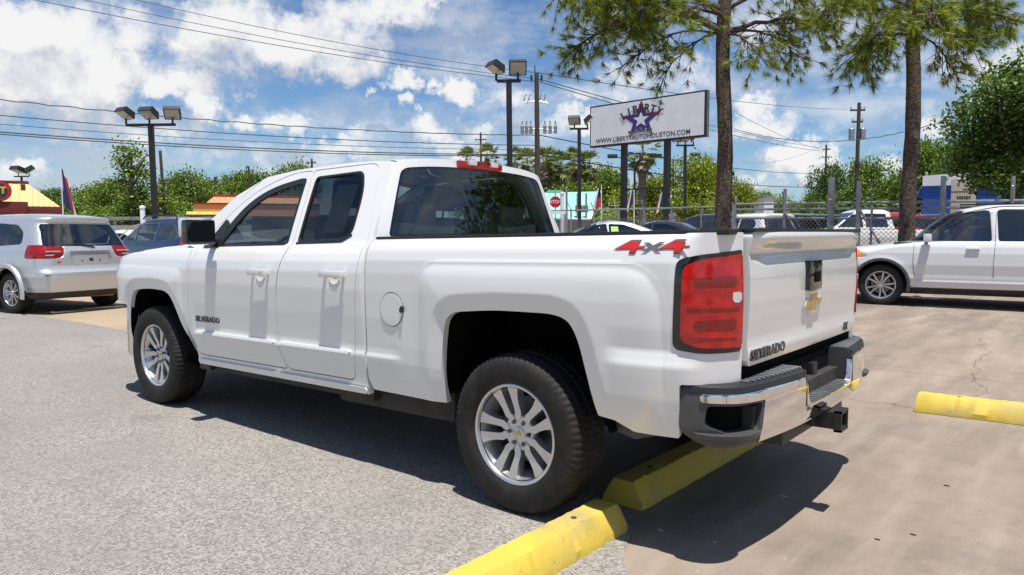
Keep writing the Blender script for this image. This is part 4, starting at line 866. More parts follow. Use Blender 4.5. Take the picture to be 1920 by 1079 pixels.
def car_fit(root, spec, wheels=True, hi=False, style='six', rim=.22, rimmat='alloy'):
    R = spec['R']; W_ = spec['W']; arches = spec['arches']; lin = MB()
    lin.box(min(a[0] for a in arches)-.3, max(a[0] for a in arches)+.35, -W_/2+.26, W_/2-.26, .22, .62)
    lin.build('underbody', 'underbody', root); 
    for (xa, za, ra) in arches:
        for s in (1, -1):
            m = MB(); V = []; F = []
            for i in range(13):
                a = PI*i/12-0.0; V += [(xa+(ra+.01)*math.cos(a), s*(W_/2-.03), za+(ra+.01)*math.sin(a)), (xa+(ra+.01)*math.cos(a), s*(W_/2-.32), za+(ra+.01)*math.sin(a))]
            F = [[2*i, 2*i+1, 2*i+3, 2*i+2] for i in range(12)]; F.append([2*i+1 for i in range(13)]); m.add(V, F); m.build('wheel_arch_liner', 'dark_void', root)
            wheel(root, 'w', xa, s*(W_/2-.135), R, s, R=R, rimr=rim, w=.225, spin=.3*s+xa, style=style, hi=hi, rimmat=rimmat)
def seam(root, spec, pts, name='door_seam', r=.004, mat='gloss_black'):
    A = lambda L, z: np.interp(z, [a[0] for a in L], [a[1] for a in L])
    for s in (1, -1):
        P = []
        for a, b in zip(pts[:-1], pts[1:]):
            for t in np.linspace(0, 1, 6, endpoint=False): x, z = a[0]+(b[0]-a[0])*t, a[1]+(b[1]-a[1])*t; tp = 1-.045*max(0, (abs(x)-1.2)/1.2)**2; P.append((x, s*(A(spec['hw'], z)*tp+.001), z))
        m = MB(); m.tube(P, r, 5); m.build(name, mat, root)
# --- silver crossover, rear towards the camera
HWj = [(.26, .80), (.34, .87), (.45, .895), (.62, .905), (.80, .905), (.98, .885), (1.06, .865), (1.10, .845), (1.30, .775), (1.50, .700), (1.585, .660), (1.63, .60), (1.665, .46), (1.68, .30)]
J = dict(W=1.83, H=1.68, z0=.30, R=.345, hw=HWj, xr=[(.26, -2.28), (.36, -2.40), (.62, -2.43), (.70, -2.425), (.735, -2.37), (.80, -2.345), (1.02, -2.325), (1.10, -2.29), (1.52, -2.06), (1.56, -2.09), (1.61, -2.085), (1.65, -1.85), (1.68, -1.4)],
         xf=[(.26, 2.2), (.4, 2.36), (.65, 2.40), (.85, 2.30), (.95, 1.95), (1.02, 1.55), (1.08, 1.18), (1.30, .82), (1.52, .45), (1.62, .10), (1.68, -.3)], arches=[(-1.56, .36, .40), (1.30, .36, .40)], crease=.66, rc=(.22, .17))
glassz = fillet([(1.05, 1.10), (.55, 1.46), (.20, 1.52), (.16, 1.10)], .03), fillet([(.08, 1.10), (.08, 1.53), (-.82, 1.525), (-.80, 1.10)], .03), fillet([(-.90, 1.11), (-.92, 1.515), (-1.55, 1.485), (-1.78, 1.36), (-1.82, 1.16)], .07)
JT = fillet([(.42, 1.135, .02), (.47, .94, .03), (.60, .925, .03), (.99, .925, .02), (.99, 1.10, .02), (.80, 1.15, .03)], .02)
J['regions'] = [('side_window', side_f(glassz[0]), 'car_glass', None), ('side_window', side_f(glassz[1]), 'car_glass', None), ('quarter_window', side_f(glassz[2]), 'car_glass', None),
    ('rear_window', rear_f(fillet([(-.1, 1.125), (-.1, 1.50), (.635, 1.50), (.72, 1.14), (.70, 1.125)], .03), -1.7), 'car_glass', None), ('windshield', front_f(fillet([(-.1, 1.10), (-.1, 1.55), (.60, 1.55), (.76, 1.10)], .03), .3), 'car_glass', None),
    ('tail_lamp', lambda x, y, z: np.maximum(sdf(JT, np.abs(y), z), x+1.98), 'tail_red', None), ('headlight', lambda x, y, z: np.max([1.95-x, .45-np.abs(y), .62-z, z-.84], 0), 'clear_lens', None), ('valance_shade', lambda x, y, z: np.maximum(z-.375, x+1.9), 'underbody', None)]  # lower bumper edge coloured dark for the shadow along its underside
def build_car(name, label, cat, spec, paint, pos, rz, group=None, **k):
    r = thing(name, label, cat, pos, rz, group); slice_car(r, spec, paint, k.pop('res', 1.0)); car_fit(r, spec, **k); return r
pA = at(37, 588, 12.2); pB = at(217, 575, 12.9)
jr = math.atan2(*(FH*1.0)[[1, 0]])
JRZ = math.atan2(RH[1], RH[0])+math.radians(153)
def place(px, D): p = at(px, 500, D); return Vector((p.x, p.y, gz(p)))
jp = CAM+RH*(-9.36)+FH*13.80; jpos = Vector((jp[0], jp[1], 0))
jo = build_car('crossover_car', 'silver crossover seen from behind at the left edge, sun glinting in its rear window', 'car', J, 'silver_paint', jpos, JRZ, None, hi=True, style='five')
m = MB(); m.box(-2.385, -2.30, -.335, .335, .80, 1.035, bev=.01); m.build('plate_recess', 'alloy', jo); m = MB(); m.box(-2.392, -2.38, -.30, .30, .815, .975, bev=.004); pl = m.build('plate', 'silver_paint', jo)
m = MB(); m.box(-2.395, -2.39, -.035, .035, .87, .92); m.build('bracket', 'badge_dark', pl)
for y in (-.16, .16): m = MB(); m.box(-2.395, -2.39, y-.012, y+.012, .865, .89); m.build('screw', 'badge_dark', pl)
m = MB(); m.box(-2.40, -2.36, -.36, .36, 1.035, 1.05, bev=.004); m.build('plate_lamp_bar', 'dull_chrome', jo)
m = MB(); m.tube([(-2.335, -.10, 1.09), (-2.345, -.03, 1.13), (-2.31, .20, 1.165), (-2.30, .42, 1.155)], [.016, .014, .010, .006], 6); m.build('rear_wiper', 'black_plastic', jo)
m = MB(); m.box(-2.115, -2.05, -.13, .13, 1.565, 1.60, bev=.008); m.build('high_brake_lamp', 'red_lens_dark', jo)
m = MB(); m.tube([(-2.38, -.58, .33), (-2.2, -.58, .33)], .035, 12); m.tube([(-2.2, -.5, .33), (-1.9, .4, .33)], .10, 12); m.build('exhaust', 'rust' if 'rust' in MAT else 'brick_tan', jo)
m = MB(); m.box(-2.44, -2.38, -.80, .80, .655, .665); m.build('bumper_seam', 'gloss_black', jo)
for s in (1, -1):
    m = MB(); m.box(1.0, 1.12, min(s*.90, s*1.06), max(s*.90, s*1.06), 1.10, 1.24, bev=.03); m.build('side_mirror', 'silver_paint', jo)
    for x_ in (-.55, .42): m = MB(); m.box(x_-.1, x_+.1, min(s*.905, s*.93), max(s*.905, s*.93), .99, 1.02, bev=.008); m.build('door_handle', 'silver_paint', jo)
    m = MB(); V_ = []
    for i in range(19):
        a = math.radians(-12+i*204/18)
        for rr, yy in ((.398, .915), (.415, .955), (.47, .958), (.49, .925)): V_.append((-1.56+rr*math.cos(a), s*(yy+.012), .36+rr*math.sin(a)))
    m.add(V_, [[4*i+j, 4*i+4+j, 4*i+5+j, 4*i+1+j] for i in range(18) for j in range(3)]); m.build('arch_flare', 'silver_paint', jo)
m = MB(); 
for s in (1, -1):
    for zb in (.975, 1.035): m.box(-2.352, -2.335, min(s*.50, s*.74), max(s*.50, s*.74), zb, zb+.018)
m.build('lamp_strip', 'clear_lens', jo)
seam(jo, J, [(.12, .36), (.12, 1.10)]); seam(jo, J, [(-.86, 1.10), (-.90, .85), (-1.02, .72)])
for y in (.40, -.40): seat(jo, .05, y, .50, .5); seat(jo, -.95, y, .50, .5, mat='paper' if False else 'seat_cloth')
badgeM = Matrix(((0, 0, -1, -2.372), (-1, 0, 0, .52), (0, 1, 0, .865), (0, 0, 0, 1))); m = MB(); m.box(-2.372, -2.362, .47, .57, .85, .875); m.build('badge', 'badge_red', jo)
# --- white mid-size SUV on the right, nose to the left
HWh = [(.28, .84), (.36, .91), (.50, .93), (.75, .955), (.95, .945), (1.06, .925), (1.12, .90), (1.16, .875), (1.42, .81), (1.66, .735), (1.75, .675), (1.80, .58), (1.82, .44), (1.83, .3)]
Hs = dict(W=1.90, H=1.83, z0=.30, R=.372, hw=HWh, xr=[(.28, -2.25), (.5, -2.40), (.95, -2.38), (1.15, -2.3), (1.6, -1.98), (1.68, -1.85), (1.73, -1.4)],
          xf=[(.28, 2.22), (.45, 2.40), (.72, 2.43), (.90, 2.36), (1.0, 2.15), (1.06, 1.80), (1.12, 1.32), (1.16, 1.02), (1.42, .78), (1.62, .52), (1.72, .26), (1.78, -.02), (1.815, -.40), (1.83, -.9)], arches=[(-1.32, .385, .425), (1.47, .385, .425)], crease=.55, fc=(.62, .5))
hg = fillet([(.88, 1.155), (.62, 1.49), (.36, 1.635), (-.14, 1.70), (-.19, 1.16)], .03), fillet([(-.28, 1.16), (-.24, 1.70), (-1.05, 1.68), (-1.16, 1.58), (-1.12, 1.16)], .03), fillet([(-1.2, 1.17), (-1.25, 1.67), (-1.7, 1.62), (-1.95, 1.34), (-1.9, 1.19)], .05)
def hlamp(x, y, z): return np.max([(1.78+.9*(z-.92))-x, .50-np.abs(y), .86-z-.0*x, z-1.005+.10*(x-2.0)], 0)
Hs['regions'] = [('side_window', side_f(hg[0]), 'car_glass', None), ('side_window', side_f(hg[1]), 'dark_car_glass', None), ('quarter_window', side_f(hg[2]), 'dark_car_glass', None),
    ('windshield', front_f(fillet([(-.1, 1.16), (-.1, 1.69), (.63, 1.69), (.80, 1.16)], .03), .25), 'car_glass', None), ('rear_window', rear_f(fillet([(-.1, 1.16), (-.1, 1.56), (.60, 1.56), (.72, 1.16)], .03), -1.7), 'dark_car_glass', None),
    ('headlight', hlamp, 'amber_lens', None), ('tail_lamp', box_f(-3, -2.1, .6, 2, .95, 1.13), 'red_lens', None),
    ('sill', lambda x, y, z: z-.345+0*x, 'black_plastic', None)]
phw = at(1650, 560, 13.3); HRZ = math.atan2(RH[1], RH[0])+PI+math.radians(-31)
hd = Vector((math.cos(HRZ), math.sin(HRZ), 0)); hn = Vector((-hd.y, hd.x, 0))
hpos = Vector((phw.x, phw.y, 0))-hd*1.47-hn*.90; hpos.z = ground_h(hpos.x, hpos.y)-.01
ho = build_car('white_suv', 'pearl white SUV parked nose left at the right edge of the picture', 'car', Hs, 'pearl_paint', hpos, HRZ, None, hi=True, style='five', rim=.248)
for s in (1, -1):
    m = MB(); V_ = []
    for i in range(17):
        a = math.radians(-15+i*210/16)
        for rr, yy in ((.420, .955), (.430, .985), (.470, .985), (.478, .95)): V_.append((1.47+rr*math.cos(a), s*yy, .385+rr*math.sin(a)))
    m.add(V_, [[4*i+j, 4*i+4+j, 4*i+5+j, 4*i+1+j] for i in range(16) for j in range(3)]); m.build('arch_trim', 'grey_plastic', ho)
    m = MB(); m.box(.69, .82, min(s*.93, s*1.12), max(s*.93, s*1.12), 1.14, 1.29, bev=.035); mm = m.build('side_mirror', 'pearl_paint', ho, 50); m = MB(); m.tube([(.78, s*.88, 1.14), (.76, s*.98, 1.16)], .03, 8); m.build('mirror_arm', 'black_plastic', mm)
    for x_ in (.08, -.93): m = MB(); m.box(x_-.10, x_+.10, min(s*.925, s*.958), max(s*.925, s*.972), 1.02, 1.045, bev=.010); m.build('door_handle', 'pearl_paint', ho)
    m = MB(); m.box(-1.5, .3, min(s*.66, s*.69), max(s*.66, s*.69), 1.775, 1.80, bev=.008); m.build('roof_rail', 'black_plastic', ho)
    m = MB(); m.box(-.85, .90, min(s*.925, s*.955), max(s*.925, s*.955), .44, .475, bev=.01); m.build('side_moulding', 'pearl_paint', ho)
seam(ho, Hs, [(.96, 1.12), (.97, .80), (.93, .50)]); seam(ho, Hs, [(-.235, 1.68), (-.235, 1.12), (-.22, .8), (-.23, .38)]); seam(ho, Hs, [(-1.15, 1.16), (-1.10, .95), (-.98, .8), (-.9, .4)])
for y in (.42, -.42): seat(ho, .0, y, .62, .5); seat(ho, -1.0, y, .62, .5)
m = MB(); m.box(.95, 1.3, -.8, .8, .9, 1.14, bev=.05); m.build('dashboard', 'interior', ho)
# --- further cars, simpler detail
def suv_spec(H=1.70, W=1.84, tail=True, rear_glass='dark_car_glass', side='dark_car_glass'):
    k = H/1.68; hw = [(z*k, w*W/1.83) for z, w in HWj]; s = dict(W=W, H=H, z0=.30, R=.35, hw=hw, xr=[(z*k, x) for z, x in J['xr']], xf=[(z*k, x) for z, x in J['xf']], arches=J['arches'], crease=.66)
    q = lambda P: [(x, z*k) for x, z in P]
    s['regions'] = [('side_window', side_f(q(glassz[0])), side, None), ('side_window', side_f(q(glassz[1])), side, None), ('quarter_window', side_f(q(glassz[2])), side, None),
        ('rear_window', rear_f(q([(-.1, 1.125), (-.1, 1.50), (.635, 1.50), (.72, 1.14)]), -1.7), rear_glass, None), ('windshield', front_f(q([(-.1, 1.10), (-.1, 1.55), (.60, 1.55), (.76, 1.10)]), .3), rear_glass, None),
        ('tail_lamp', lambda x, y, z: np.max([x+2.02, .60-np.abs(y), .93*k-z, z-1.16*k], 0), 'red_lens', None), ('headlight', lambda x, y, z: np.max([1.95-x, .45-np.abs(y), .62-z, z-.84], 0), 'clear_lens', None)]
    return s
SED = dict(W=1.82, H=1.46, z0=.24, R=.33, hw=[(.24, .82), (.4, .89), (.65, .905), (.85, .885), (.95, .86), (1.0, .83), (1.2, .72), (1.34, .635), (1.41, .55), (1.45, .38), (1.46, .25)],
    xr=[(.24, -2.25), (.4, -2.38), (.7, -2.42), (.90, -2.36), (.98, -2.15), (1.02, -1.85), (1.20, -1.42), (1.36, -.98), (1.44, -.6), (1.46, -.4)], xf=[(.24, 2.2), (.4, 2.36), (.62, 2.38), (.76, 2.15), (.86, 1.7), (.93, 1.2), (1.0, 1.02), (1.2, .62), (1.36, .28), (1.44, -.05), (1.46, -.2)], arches=[(-1.38, .34, .375), (1.42, .34, .375)], crease=.6)
SED['regions'] = [('side_window', side_f(fillet([(.92, .99), (.45, 1.27), (.05, 1.345), (-.02, 1.345), (-.04, .99)], .02)), 'dark_car_glass', None), ('side_window', side_f(fillet([(-.10, .99), (-.09, 1.345), (-.55, 1.33), (-1.05, 1.16), (-1.32, 1.02), (-1.25, .99)], .03)), 'dark_car_glass', None),
    ('rear_window', lambda x, y, z: np.max([x+1.02, 1.03-z, z-1.35, np.abs(y)-.62], 0), 'dark_car_glass', None), ('windshield', lambda x, y, z: np.max([.30-x, 1.0-z, z-1.35, np.abs(y)-.66], 0), 'dark_car_glass', None),
    ('tail_lamp', lambda x, y, z: np.max([x+2.12, .50-np.abs(y), .72-z, z-.93], 0), 'red_lens', None), ('headlight', lambda x, y, z: np.max([1.95-x, .5-np.abs(y), .56-z, z-.74], 0), 'clear_lens', None)]
for q in range(7): pass
def head(a): return math.atan2(RH[1], RH[0])+math.radians(a)     # 0 = pointing to the right of the view, 180 = left, 90 = away
def gpos(px, D): p = at(px, 440, D); return Vector((p.x, p.y, ground_h(p.x, p.y)))
SV = suv_spec()
bo = build_car('blue_suv', 'dark blue SUV with roof rails parked between the silver crossover and the pickup nose', 'car', suv_spec(1.74, 1.85, side='car_glass', rear_glass='car_glass'), 'blue_paint', gpos(318, 19.5), head(143), None, res=.8, style='five')
for s in (1, -1): m = MB(); m.tube([(-1.5, s*.60, 1.70), (-1.4, s*.60, 1.79), (.0, s*.60, 1.79), (.15, s*.60, 1.70)], .018, 6); m.build('roof_rail', 'black_plastic', bo)
for s in (1, -1): m = MB(); m.tube([(x, s*y, z) for x, y, z in ((1.10, .86, 1.14), (.55, .72, 1.52), (.18, .69, 1.575), (-.9, .68, 1.58), (-1.6, .70, 1.53), (-1.86, .80, 1.36))], .014, 5); m.build('window_trim', 'dull_chrome', bo)
sed = build_car('silver_sedan', 'silver sedan with a green window sticker parked before the fence, left of the tall sign', 'car', SED, 'silver_paint', gpos(1128, 25.5), head(185), 'cars in the far rows of the lot', res=.7)
m = MB(); m.box(-.42, -.16, .745, .752, 1.03, 1.27); m = MB(); Mx = Matrix.Translation((-.28, .775, 1.14)) @ Matrix.Rotation(.50, 4, 'X'); m.box(-.12, .12, -.004, .004, -.11, .12, M=Mx); m.build('window_sticker', 'sticker_green', sed)
sv0 = build_car('dark_suv', 'black SUV parked behind the right leg of the tall sign', 'car', SV, 'black_paint', gpos(1318, 29), head(120), 'cars in the far rows of the lot', res=.6)
def recolour(root, mat):
    for c in root.children:
        if c.name.split('.')[0] == 'body': c.material_slots[0].link = 'OBJECT'; c.material_slots[0].material = MAT[mat]
def clone(src, name, label, pos, rz, mat, group='cars in the far rows of the lot'):
    c = copy_tree(src); c.name = name; c['label'] = label; c.location = pos; c.rotation_euler = (0, 0, rz); c['group'] = group
    recolour(c, mat)
    for ch in list(c.children):
        if ch.name.startswith('window_sticker'): bpy.data.objects.remove(ch)
    return c
for a in (('white_sedan', 'white sedan parked just behind the silver sedan, between the two legs of the sign', 1222, 29.5, 178, sed, 'white_paint'),
          ('dark_sedan', 'dark grey sedan parked in front of the white sedan near the sign legs', 1232, 27, 150, sed, 'charcoal_paint'),
          ('white_suv', 'white crossover showing one red tail lamp just right of the left pine trunk', 1393, 27.5, 108, sv0, 'white_paint'),
          ('dark_suv', 'dark navy SUV beside the white crossover behind the fence', 1428, 28.5, 110, sv0, 'dark_blue_paint'),
          ('dark_suv', 'charcoal SUV behind the fence left of the leaning fence brace', 1478, 29.5, 112, sv0, 'charcoal_paint'),
          ('dark_suv', 'black SUV behind the fence touching the hood of the white pickup', 1520, 31.5, 115, sv0, 'black_paint'),
          ('dark_suv', 'dark SUV half hidden behind the left pine trunk', 1340, 32.5, 75, sv0, 'dark_blue_paint'),
          ('white_sedan', 'white sedan glimpsed above the silver crossover roof line at far left', 232, 26, 165, sed, 'white_paint'),
          ('grey_sedan', 'grey sedan glimpsed behind the pickup door mirror', 392, 27, 170, sed, 'charcoal_paint'),
          ('red_suv', 'red SUV glimpsed between the right pine trunk and the white SUV hood', 1750, 30, 60, sv0, 'red_paint')):
    clone(a[5], a[0], a[1], gpos(a[2], a[3]), head(a[4]), a[6])
# pickup trucks behind the fence
def far_pickup(name, label, pos, rz, paint, shell=None):
    r = thing(name, label, 'pickup truck', pos, rz, 'cars in the far rows of the lot')
    low = dict(W=2.0, H=1.12, z0=.42, R=.40, bodyname='body', hw=[(.42, .88), (.55, .97), (.85, .99), (1.05, .96), (1.12, .93)], xr=[(.42, -2.9), (1.12, -2.9)], xf=[(.42, 2.75), (.8, 2.88), (1.0, 2.82), (1.06, 2.6), (1.12, 1.55)], arches=[(-1.75, .45, .47), (1.85, .45, .47)], rc=(.05, .05), regions=[('headlight', box_f(2.5, 4, .6, 2, .75, 1.0), 'clear_lens', None), ('tail_lamp', box_f(-4, -2.7, .82, 2, .75, 1.08), 'red_lens', None)])
    slice_car(r, low, paint, .5); car_fit(r, low, style='six')
    cabp = dict(W=1.9, H=1.90, z0=1.12, hw=[(1.12, .93), (1.2, .91), (1.7, .74), (1.82, .68), (1.88, .5), (1.90, .4)], xr=[(1.12, -.75), (1.75, -.62), (1.90, -.3)], xf=[(1.12, 1.55), (1.6, .85), (1.8, .5), (1.90, .1)], bodyname='cab', rc=(.08, .08), fc=(.2, .2),
        regions=[('side_window', side_f([(1.3, 1.2), (.72, 1.66), (.42, 1.70), (.38, 1.2)]), 'dark_car_glass', None), ('side_window', side_f([(.28, 1.2), (.30, 1.70), (-.45, 1.68), (-.5, 1.2)]), 'dark_car_glass', None), ('windshield', front_f([(-.1, 1.2), (-.1, 1.74), (.62, 1.74), (.8, 1.2)], .5), 'dark_car_glass', None), ('rear_window', rear_f([(-.1, 1.25), (-.1, 1.7), (.6, 1.7), (.65, 1.25)], -.55), 'dark_car_glass', None)])
    slice_car(r, cabp, paint, .5)
    for c in r.children:
        if c.name.startswith('cab'): pass
    if shell:
        m = MB(); m.box(-2.88, -.80, -.90, .90, 1.125, 1.80, bev=.08); sh = m.build('camper_shell', shell, r)
        for s in (1, -1): m = MB(); m.box(-2.5, -1.1, min(s*.90, s*.905), max(s*.90, s*.905), 1.35, 1.62, bev=.002); m.build('window', 'gloss_black', sh)
    return r
far_pickup('pickup_truck', 'white crew cab pickup truck behind the chain-link gate facing left', gpos(1618, 27.5), head(178), 'white_paint')
far_pickup('pickup_truck', 'red pickup truck with a red camper shell behind the white crew cab pickup', gpos(1668, 35), head(175), 'red_paint', 'red_paint')
# ================================================================== POLES, SIGNS, FENCE
def zof(py, D, px=960): return at(px, py, D).z
def floodlight(root, p, yaw, tilt, size=.5):
    M = Matrix.Translation(p) @ Matrix.Rotation(yaw, 4, 'Z') @ Matrix.Rotation(tilt, 4, 'Y')
    m = MB(); s = size/2; m.prism([(-s*.9, -s*.35), (s*.9, -s*.35), (s*.8, s*.35), (-s*.5, s*.40)], -s, s, 'XZ', M=M)
    # housing: prism in XZ extruded along Y, light side -Z
    h = m.build('lamp_head', 'lamp_housing', root); g = MB(); g.box(-s*.78, s*.78, -s*.86, s*.86, -s*.40, -s*.355, M=M); g.build('lamp_lens', 'lamp_glass', h)
def light_pole(label, px, D, top_py, heads, arm, yaw0, size=.55, r=.085, group='floodlight poles of the lot'):
    b = gpos(px, D); h = zof(top_py, D, px)-b.z; t = thing('light_pole', label, 'light pole', b, yaw0, group)
    m = MB(); m.box(-r, r, -r, r, 0, h); m.build('pole', 'pole_black', t)
    a = MB(); a.box(-.05, .05, -arm, arm, h-.02, h+.08)
    for (y, yw, tl) in heads: a.tube([(0, y, h+.04), (0, y, h+.28)], .04, 8)
    a.build('cross_arm', 'pole_black', t)
    for (y, yw, tl) in heads: floodlight(t, (0, y, h+.28+size*.35), yw, tl, size)
    m = MB(); m.lathe([(.0, .0), (.28, .0), (.28, .5), (.0, .5)], 16, axis='Z'); m.build('footing', 'wall_grey', t)
    return t
vy = math.atan2(FH[1], FH[0])      # heading of the view; local x of a pole = away from camera, local y = left
d2 = math.radians
light_pole('black pole with three floodlights standing behind the dark blue SUV', 293, 29, 236, [(.95, d2(150), d2(-32)), (.05, d2(165), d2(-32)), (-.85, d2(195), d2(-42))], .95, vy, .60)
light_pole('tall black pole with two floodlights rising behind the pickup roof', 958, 25, 154, [(.42, d2(120), d2(-30)), (-.30, d2(182), d2(-50))], .40, vy, .58, .095)
light_pole('slim black pole with two floodlights just left of the tall sign', 1087, 40, 243, [(.25, d2(165), d2(-35)), (-.45, d2(260), d2(-45))], .5, vy, .62, .09)
light_pole('slim black pole with three small floodlights under the right end of the sign', 1284, 46, 274, [(.45, d2(210), d2(-35)), (.0, d2(210), d2(-35)), (-.5, d2(260), d2(-45))], .55, vy, .62, .08)
light_pole('twin floodlight pole above the yellow roofed restaurant', 47, 62, 332, [(.25, d2(160), d2(-20)), (-.65, d2(300), d2(-35))], .6, vy, .95, .06)
def street_lamp(label, px, D, py, side, L):
    b = gpos(px, D); t = thing('street_lamp', label, 'street lamp', b, vy, 'cobra head street lamps beyond the sign'); h = zof(py, D, px)-b.z
    m = MB(); m.tube([(0, 0, 0), (0, 0, h-.5)], [.12, .08], 8); m.build('pole', 'galv' if side == 0 else 'pole_black', t)
    for s in ((1, -1) if side == 2 else (side,)):
        a = MB(); a.tube([(0, 0, h-.7), (0, s*L*.4, h-.25), (0, s*L*.8, h-.12)], .05, 6); a.build('arm', 'pole_black', t)
        c = MB(); c.box(-.2, .2, min(s*L*.75, s*(L+.35)), max(s*L*.75, s*(L+.35)), h-.2, h+.12, bev=.08); c.build('lamp_head', 'lamp_housing', t)
street_lamp('street lamp with heads both sides, seen between the sign legs on the left', 1190, 62, 292, 2, 1.9)
street_lamp('street lamp with arms reaching both ways around the right sign leg', 1262, 66, 290, 2, 2.0)
street_lamp('thin pale street lamp in front of the trees at far left', 160, 80, 358, -1, 1.2)
def utility_pole(label, px, D, py, arms=(), r=.16, lean=0, extra=None):
    b = gpos(px, D); h = zof(py, D, px)-b.z; t = thing('utility_pole', label, 'utility pole', b, vy, 'wooden utility poles')
    m = MB(); m.tube([(0, 0, 0), (0, lean*.5, h*.5), (0, lean, h)], [r*1.15, r, r*.8], 10); m.build('pole', 'pole_wood', t)
    for (dz, half) in arms:
        a = MB(); a.box(-.06, .06, -half, half, h-dz-.06, h-dz+.06)
        ao = a.build('cross_arm', 'pole_wood', t)
        for y in (-half*.9, half*.9, -half*.45): i = MB(); i.lathe([(0, .0), (.07, .02), (.04, .1), (.06, .16), (0, .2)], 8, 'Z', M=Matrix.Translation((0, y, h-dz+.06))); i.build('insulator', 'galv', ao)
    return t, h
up, uh = utility_pole('tall utility pole with fuse racks and hanging cans left of the sign', 1009, 43, 138, (), .155)
for z_, ys in ((uh-1.55, (-.55, -.30, .35, .60)), (uh-3.1, (-1.05, -.75, -.45, .35, .6, .85))):
    m = MB(); m.tube([(0, min(ys)-.1, z_-.15), (0, 0, z_), (0, max(ys)+.1, z_-.1)], .035, 6); mo = m.build('fuse_rack', 'galv', up)
    for y in ys:
        i = MB()
        if z_ > uh-2: i.tube([(0, y, z_-.1), (.1, y+.12, z_+.1), (.0, y+.05, z_+.38), (0, y-.08, z_+.3)], .035, 6)
        else: i.lathe([(0, -.32), (.10, -.30), (.11, .12), (.05, .2), (.04, .42), (0, .44)], 8, 'Z', M=Matrix.Translation((0, y, z_)))
        i.build('fuse_can', 'galv', mo)
for z_ in (uh-.3, uh-.45):
    for y in (-.28, .30): m = MB(); m.lathe([(0, 0), (.08, .02), (.05, .1), (.08, .18), (0, .22)], 8, 'Z', M=Matrix.Translation((0, y, z_))); m.build('insulator', 'pole_black', up)
m = MB(); m.tube([(0, .20, .2), (0, .20, uh*.47)], .06, 8); m.build('cable_riser', 'galv', up)
m = MB(); m.tube([(0, .1, uh), (0, .1, uh+.45)], .03, 6); m.build('top_pin', 'pole_black', up)
utility_pole('distant utility pole with one cross arm above the pickup roof', 904, 95, 249, ((.9, .75),), .15)
u2, h2 = utility_pole('dark utility pole with two grey transformers, between the two pines', 1603, 56, 193, ((.55, .55), (1.4, .4)), .155, -.1)
for y in (-.42, .42): m = MB(); m.lathe([(0, -.4), (.20, -.4), (.21, .35), (.16, .42), (0, .45)], 12, 'Z', M=Matrix.Translation((0, y, h2-2.3))); m.build('transformer', 'galv', u2)
utility_pole('short distant utility pole left of the one with transformers', 1546, 110, 272, ((.7, .5), (1.8, .6)), .16)
utility_pole('leaning utility pole with a bracket right of the triple floodlight', 313, 66, 283, ((2.6, .55),), .15, .25)
utility_pole('distant utility pole stub behind the orange building', 408, 82, 332, ((.5, .3),), .2)
utility_pole('distant thin utility pole right of the orange building', 471, 90, 312, ((.6, .6),), .14)
utility_pole('distant utility pole just clearing the pickup roof', 589, 90, 298, ((.5, .5),), .15)
utility_pole('utility pole top poking through the oak at the right edge', 1840, 52, 193, (), .2)
# wires
def wire(label, A, B, sag, r=.012, wob=0, seed=0, mat='sealed_wire'):
    random.seed(seed); A = Vector(A); B = Vector(B); n = 60; P = []
    for i in range(n+1):
        t = i/n; p = A.lerp(B, t); p.z -= 4*sag*t*(1-t); 
        if wob: p.z += wob*math.sin(i*1.9+seed)+wob*.5*math.sin(i*4.3)
        P.append(p-A)
    m = MB(); m.tube(P, r, 5, True); o = m.build('power_line', mat, None, 60, fix=False); o.location = A; tag(o, label, 'power line', 'overhead wires')
wire('lowest of the three thin wires crossing the upper sky from the left', at(-80, -30, 30), at(1009, 154, 43), .35, .017, seed=1)
wire('middle of the three thin wires crossing the upper sky', at(60, -22, 32), at(1012, 149, 43), .35, .015, seed=2)
wire('topmost of the three thin wires crossing the upper sky', at(180, -18, 33), at(1009, 137, 43), .35, .015, seed=3)
wire('wavy cable passing behind the triple floodlight heads', at(-60, 180, 34), at(1009, 254, 43), .40, .026, .02, 4)
wire('black wire just under the wavy cable at left', at(-60, 211, 33), at(1009, 273, 43), .30, .024, seed=5)
wire('thinner wire second above the thick cable at left', at(-60, 228, 33), at(1009, 281, 43), .30, .016, seed=6)
wire('thick upper strand of the lowest double cable at left', at(-60, 243, 33), at(1009, 290, 43), .30, .030, seed=7)
wire('thick lower strand of the lowest double cable at left', at(-60, 247, 33), at(1009, 292, 43), .34, .026, seed=8)
wire('wire running from the fuse pole behind the sign toward the right, upper', at(1009, 137, 43), at(1600, 205, 140), .6, .03, seed=9, mat='wire_grey')
wire('wire running from the fuse pole behind the sign toward the right, middle', at(1012, 149, 43), at(1560, 280, 140), .6, .03, seed=10, mat='wire_grey')
wire('wire running from the fuse pole behind the sign toward the right, lowest', at(1012, 154, 43), at(1545, 284, 110), .6, .03, seed=11, mat='wire_grey')
wire('wire dropping right from the middle of the fuse pole', at(1012, 254, 43), at(1546, 325, 110), .7, .03, seed=12)
wire('lower wire dropping right from the fuse pole past the palms', at(1012, 290, 43), at(1546, 350, 110), .7, .04, seed=13)
wire('long sagging wire between the left pine and the oak at right', at(1376, 242, 60), at(1830, 205, 52), 1.55, .028, .02, 14)
wire('wire left of the transformer pole low over the far trees', at(1390, 305, 56), at(1603, 235, 56), .9, .012, seed=15, mat='wire_grey')
wire('faint wire behind the left pine running down to the distant pole', at(1380, 212, 60), at(1546, 282, 110), .4, .02, seed=16, mat='wire_grey')
